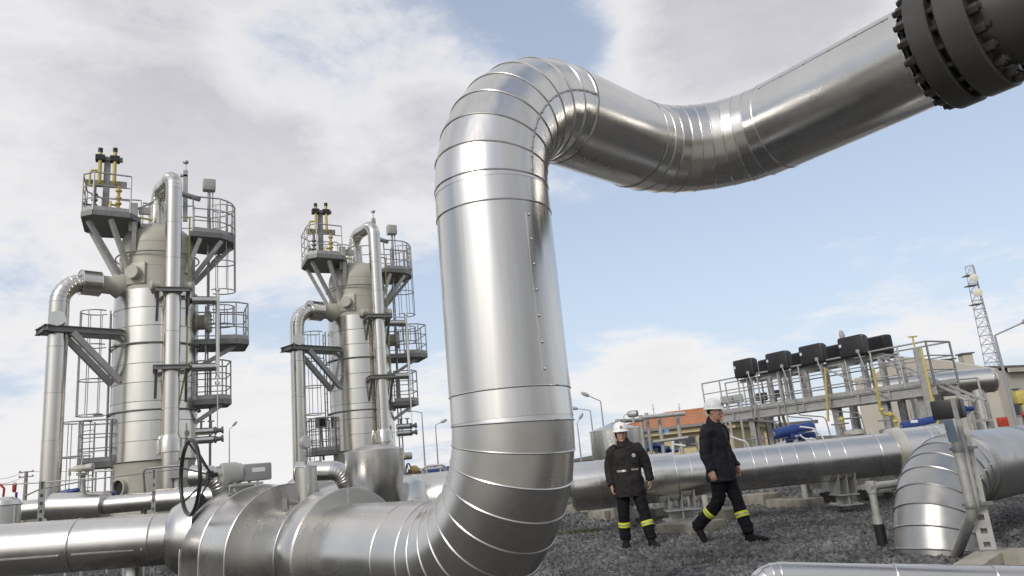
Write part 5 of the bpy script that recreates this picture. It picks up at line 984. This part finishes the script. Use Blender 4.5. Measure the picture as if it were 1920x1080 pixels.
def person(label, base, rz, J, coat, seed, collar_up, logo, strip, hair_back):
    t = thing('person', label, 'person', base, rz, None, local=True)
    head, neck, hr_ = V(J['head']), V(J['neck']), Matrix.Rotation(J['yaw'], 3, 'Z') @ Matrix.Rotation(J.get('nod', 0), 3, 'X')
    H_ = lambda x, y, z: head+hr_ @ V(x, y, z)
    # one continuous body
    mb = MB()
    rings = []
    for z, rx, f, b in ((-.125, .030, .050, .0), (-.112, .045, .072, .02), (-.085, .058, .086, .045), (-.05, .066, .092, .075), (-.01, .071, .090, .092), (.03, .074, .092, .100), (.07, .073, .090, .098), (.10, .064, .074, .082), (.12, .044, .048, .055), (.13, .018, .02, .02)):
        rings.append([H_(rx*math.cos(q), (-f if math.sin(q) < 0 else b)*abs(math.sin(q))*1.0, z) for q in (2*PI*j/24 for j in range(24))])
    mb.loft(rings)
    mb.tube([H_(0, -.088, .018), H_(0, -.102, -.008), H_(0, -.113, -.026), H_(0, -.098, -.036)], [.010, .012, .0155, .010], 10)         # nose
    for s_ in (-1, 1):
        ball(mb, H_(s_*.012, -.100, -.030), .010, .010, .008); ball(mb, H_(.072*s_, .012, -.005), .010, .022, .032)                        # nostril wing, ear
        ball(mb, H_(.031*s_, -.078, .028), .024, .018, .010); ball(mb, H_(.040*s_, -.074, -.022), .022, .016, .020)                        # brow, cheekbone
    ball(mb, H_(0, -.092, -.062), .022, .010, .007); ball(mb, H_(0, -.090, -.071), .019, .010, .007); ball(mb, H_(0, -.078, -.105), .020, .016, .014)  # lips, chin
    chain(mb, [head+hr_ @ V(0, .02, -.06), neck, V(J['chest'])], [.056, .060, .08])
    eloft(mb, [(J['pelvis']-V(0, 0, .06), .14, .10), (J['pelvis'], .15, .11), (V(J['pelvis']).lerp(J['chest'], .5), .135, .10), (J['chest'], .16, .11), (V(J['chest'])+V(0, 0, .12), .12, .075)])
    for k in ('L', 'R'):
        sh, el, wr_ = J['sh'+k], J['el'+k], J['wr'+k]; chain(mb, [sh, el, wr_], [.048, .040, .028]); hand(mb, wr_, J['hd'+k], J['hp'+k])
        chain(mb, [J['hip'+k], J['kn'+k], J['an'+k]], [.08, .055, .04])
    me = remesh(mb, .0068, 2)
    for m_ in (m_skin, m_eyew, m_hair, m_lip): me.materials.append(m_)
    inv = hr_.inverted()
    for p in me.polygons:
        c = inv @ (p.center-head)
        if abs(c.x) < .07 and -.13 < c.z < .12 and c.y < -.02:
            ax_ = abs(c.x)
            if ((ax_-.031)/.0125)**2+((c.z-.006)/.0055)**2 < 1: p.material_index = 2 if abs(ax_-.031) < .0055 else 1
            elif abs(c.z-.027-(.004-abs(ax_-.033)*.25)) < .0052 and .012 < ax_ < .054: p.material_index = 2
            elif (c.x/.024)**2+((c.z+.066)/.0085)**2 < 1: p.material_index = 3
    me.name = 'body'; b = bpy.data.objects.new('body', me); COL.objects.link(b); b.parent = t
    def part(name, mb_, vox, m, sm=5, wr=0., par=None, ws=(9, 9, 9)):
        me = remesh(mb_, vox, sm, wr, seed, ws); me.materials.append(m); me.name = name; o = bpy.data.objects.new(name, me); COL.objects.link(o); o.parent = par or t; return o
    # trousers, bands, boots
    tr = MB()
    pv = J['pelvis']
    eloft(tr, [(pv-V(0, 0, .13), .13, .11), (pv-V(0, 0, .04), .17, .13), (pv+V(0, 0, .10), .17, .125)])
    for k in ('L', 'R'): chain(tr, [J['hip'+k], J['kn'+k], J['an'+k]], [.108, .085, .078], 18, 5)
    tro = part('trousers', tr, .014, m_trous, 4, .010, ws=(7, 7, 16))
    for k in ('L', 'R'):
        kn, an_ = V(J['kn'+k]), V(J['an'+k]); d = (an_-kn).normalized(); c = kn.lerp(an_, .42); x_ = MB(); ln = (an_-kn).length
        rad = .0855; rg = x_.rings([c-d*.036, c-d*.03, c, c+d*.03, c+d*.036], [rad-.003, rad+.003, rad+.003, rad+.002, rad-.004], 24); x_.loft(rg); bo = x_.build('reflective_band', m_hiviz, tro)
        y_ = MB(); y_.loft(y_.rings([c-d*.008, c, c+d*.008], rad+.0055, 24)); y_.build('silver_stripe', m_refl, bo)
        f = V(J['ft'+k]).normalized(); up = V(J.get('fu'+k, (0, 0, 1))); s_ = f.cross(up).normalized(); up = s_.cross(f); bt = MB(); h0 = an_
        sole = V(J['sole'+k])                                    # heel bottom
        secs = []
        for q, w_, h_ in ((-.03, .026, .05), (-.015, .038, .085), (.03, .042, .10), (.08, .041, .095), (.13, .045, .075), (.18, .049, .058), (.225, .046, .048), (.26, .034, .036), (.272, .018, .02)):
            secs.append([sole+f*q+s_*w_*max(-1, min(1, 1.25*math.cos(a_)))+up*(h_*.5+h_*.5*max(-1, min(1, 1.2*math.sin(a_)))) for a_ in (2*PI*j/20 for j in range(20))])
        bt.loft(secs); chain(bt, [sole+f*.03+up*.06, h0+(kn-h0).normalized()*.10], [.048, .068]); part('boot', bt, .010, m_boot, 2)
    # jacket
    jk = MB(); ch, wa, hm = V(J['chest']), V(J['waist']), V(J['hem'])
    eloft(jk, [(hm, .228, .180), (hm.lerp(wa, .3), .228, .178), (hm.lerp(wa, .7), .214, .168), (wa, .202, .155), (wa.lerp(ch, .5), .202, .148), (ch, .206, .142), (ch+V(0, 0, .10), .19, .125), (ch+V(0, 0, .165), .15, .105), (V(neck)+V(0, 0, .0), .088, .085)], 28)
    for k in ('L', 'R'):
        sh, el, wr_ = V(J['sh'+k]), V(J['el'+k]), V(J['wr'+k]); e_ = wr_+(el-wr_).normalized()*.0
        chain(jk, [sh+(V(neck)-sh)*.35+V(0, 0, -.03), sh, el, e_], [.080, .088, .070, .058], 18, 5)
    jo = part('jacket', jk, .014, coat, 4, .016, ws=(7, 7, 9))
    cl = MB(); nn = V(neck)
    chain(cl, [nn+V(0, 0, -.06), nn+hr_ @ V(0, .012, .035), head+hr_ @ V(0, .022, -.075 if collar_up else -.10)], [.105, .096, .088 if collar_up else .082], 20); part('collar', cl, .010, coat, 2, .004)
    if collar_up:                                              # hood edge around the face, under the helmet
        hd_ = MB(); ball(hd_, head+hr_ @ V(0, .030, .005), .092, .096, .125); part('hood', hd_, .010, coat, 2, .003)
    else:
        hd_ = MB(); ball(hd_, head+hr_ @ V(0, .030, .028), .081, .085, .085); part('hair', hd_, .009, m_hair, 1, .003)
    # chest pockets, flaps, zip: laid on the jacket surface by ray
    dg = bpy.context.evaluated_depsgraph_get(); jm = jo.data
    from mathutils.bvhtree import BVHTree
    bv = BVHTree.FromPolygons([v.co.copy() for v in jm.vertices], [tuple(p.vertices) for p in jm.polygons])
    jr = Matrix.Rotation(J.get('tyaw', 0), 3, 'Z')
    def patch(x0, x1, z0, z1, th, name, m, par, nx=6, nz=3):
        g = []
        for k in range(nz+1):
            row = []
            for i in range(nx+1):
                o_ = jr @ V(x0+(x1-x0)*i/nx, -.6, 0)+V(wa.x, wa.y, z0+(z1-z0)*k/nz); h = bv.ray_cast(o_, jr @ V(0, 1, 0))
                row.append((h[0], (jr @ V(0, -1, 0))) if h[0] else (None, None))
            g.append(row)
        if any(c[0] is None for r in g for c in r): return None
        q = MB(); a = [[c+n*th for c, n in r] for r in g]; bk = [[c-n*.012 for c, n in r] for r in g]; W_ = nx+1; vs = [p for r in a for p in r]+[p for r in bk for p in r]; nn_ = len(a)*W_; fs = []
        for k in range(nz):
            for i in range(nx): fs += [(k*W_+i, k*W_+i+1, (k+1)*W_+i+1, (k+1)*W_+i), (nn_+k*W_+i, nn_+(k+1)*W_+i, nn_+(k+1)*W_+i+1, nn_+k*W_+i+1)]
        bd_ = [i for i in range(nx)]+[k*W_+nx for k in range(nz)]+[nz*W_+i for i in range(nx, 0, -1)]+[k*W_ for k in range(nz, 0, -1)]
        for i in range(len(bd_)): p_, r_ = bd_[i], bd_[(i+1) % len(bd_)]; fs.append((p_, nn_+p_, nn_+r_, r_))
        q.add(vs, fs); return q.build(name, m, par)
    zc = ch.z
    for x0, x1 in ((-.165, -.045), (.05, .165)):
        patch(x0, x1, zc-.10, zc-.055, .010, 'pocket_flap', coat, jo); patch(x0, x1, hm.z+.22, hm.z+.27, .011, 'pocket_flap', coat, jo); patch(x0+.004, x1-.004, hm.z+.06, hm.z+.22, .006, 'pocket', coat, jo)
    patch(-.022, .022, hm.z+.02, zc+.12, .007, 'zip_placket', coat, jo, 2, 14)
    if strip:
        patch(-.16, -.03, wa.z+.055, wa.z+.082, .008, 'reflective_strip', m_refl, jo); patch(.045, .15, wa.z+.065, wa.z+.092, .008, 'reflective_strip', m_refl, jo)
    if logo:
        cx, cz = .105, zc+.015; h = bv.ray_cast(jr @ V(cx, -.6, 0)+V(wa.x, wa.y, cz), jr @ V(0, 1, 0))
        if h[0]:
            n = (h[1]+(jr @ V(0, -1, 0))).normalized(); q = MB(); q.lathe([(.026, -.004), (.026, .008), (.018, .0085)], h[0], n, 20); bo = q.build('badge', m_badge, jo); q = MB(); q.lathe([(.017, .0), (.017, .0025)], h[0]+n*.008, n, 16); b2 = q.build('badge_ring', m_badged, bo); q = MB(); x_ = n.cross(V(0, 0, 1)).normalized(); q.box(h[0]+n*.012, (.012, .018, .002), (x_, n.cross(x_), n)); q.build('badge_mark', m_badge, bo)
    # helmet
    hl = MB(); prof = [(.110, .130, .020), (.109, .129, .05), (.105, .124, .078), (.095, .112, .106), (.077, .092, .130), (.050, .062, .147), (.02, .024, .154)]; rings = []
    for rx, ry, z in prof: rings.append([H_(rx*math.cos(q), .012+ry*math.sin(q), z+.018) for q in (2*PI*j/32 for j in range(32))])
    hl.loft(rings); ho = hl.build('helmet', m_helmet, t)
    br = MB(); out = []
    for rx, ry, z in ((.106, .124, .048), (.118, .140, .042), (.122, .146, .037), (.121, .145, .033), (.106, .124, .042)):
        out.append([H_(rx*math.cos(q), .012+ry*math.sin(q)-(.040*max(0, -math.sin(q))**2 if rx > .11 else 0), z-(.010*max(0, -math.sin(q)) if rx > .11 else 0)) for q in (2*PI*j/40 for j in range(40))])
    br.loft(out, cap=False); br.build('brim', m_helmet, ho)
    rb = MB(); rb.tube([H_(0, .012+.128*math.cos(q)*1.0, .03+.150*math.sin(q)) for q in (PI*(.12+.76*i/14) for i in range(15))], .010, 8); rb.build('ridge', m_helmet, ho)
    bd_ = MB(); c = H_(0, -.122, .095); n = hr_ @ V(0, -.86, .5); bd_.lathe([(.019, -.010), (.019, .010)], c, n, 20); b1 = bd_.build('emblem', m_badged, ho); bd_ = MB(); bd_.lathe([(.014, .0), (.014, .003)], c+n.normalized()*.009, n, 18); b2 = bd_.build('emblem_disc', m_badge, ho); bd_ = MB(); bd_.lathe([(.009, .0), (.009, .003)], c+n.normalized()*.0115, n, 14); bd_.build('emblem_mark', m_badger, ho)
    return t
g1 = G(1195, 1029); v1 = -V(g1.x, g1.y, 0).normalized(); rz1 = math.atan2(g1.x, g1.y)*-1
J1 = dict(head=V(-.03, -.02, 1.60), neck=V(-.015, 0, 1.45), yaw=R(4), chest=V(0, .01, 1.26), waist=V(0, 0, 1.0), hem=V(.0, 0, .70), pelvis=V(0, 0, .90), tyaw=R(4),
    shL=V(-.19, .01, 1.375), elL=V(-.275, .03, 1.10), wrL=V(-.255, -.045, .87), hdL=V(.05, -.12, -1), hpL=V(1, .1, 0), shR=V(.19, .01, 1.375), elR=V(.285, .07, 1.12), wrR=V(.31, .06, .90), hdR=V(-.05, -.05, -1), hpR=V(-1, .3, 0),
    hipL=V(-.09, 0, .88), knL=V(-.135, .02, .47), anL=V(-.145, .05, .10), ftL=V(-.10, -1, 0), soleL=V(-.145, .06, 0), hipR=V(.09, 0, .88), knR=V(.16, -.10, .48), anR=V(.215, -.16, .11), ftR=V(.42, -.9, 0), soleR=V(.20, -.14, 0))
p1_ = person('worker in white helmet and dark brown coat standing and facing the camera', (g1.x, g1.y, .025), rz1, J1, m_coat1, 3.3, True, True, True, False)
g2_ = G(1372, 1022); rz2 = -math.atan2(g2_.x, g2_.y)+R(58)
J2 = dict(head=V(.0, -.05, 1.685), neck=V(0, -.015, 1.53), yaw=R(8), nod=R(2), chest=V(0, 0, 1.33), waist=V(0, 0, 1.05), hem=V(.0, -.0, .78), pelvis=V(0, 0, .96), tyaw=0,
    shL=V(-.20, .0, 1.45), elL=V(-.265, .03, 1.16), wrL=V(-.25, -.03, .93), hdL=V(.02, -.10, -1), hpL=V(1, .25, 0), shR=V(.20, .0, 1.45), elR=V(.26, .03, 1.17), wrR=V(.255, -.10, .95), hdR=V(-.02, -.15, -1), hpR=V(-1, .2, 0),
    hipL=V(-.09, 0, .94), knL=V(-.09, .02, .53), anL=V(-.09, .43, .22), ftL=V(-.05, -.62, -.76), fuL=V(0, -.7, .7), soleL=V(-.09, .475, .195), hipR=V(.09, 0, .94), knR=V(.08, -.13, .52), anR=V(.06, -.24, .12), ftR=V(.15, -1, .08), soleR=V(.06, -.21, .01))
p2_ = person('worker in white helmet and navy coat walking to the right past the pipe support', (g2_.x, g2_.y, .02), rz2, J2, m_coat2, 8.1, False, False, False, True)
p2_.scale = (1.05, 1.05, 1.05)
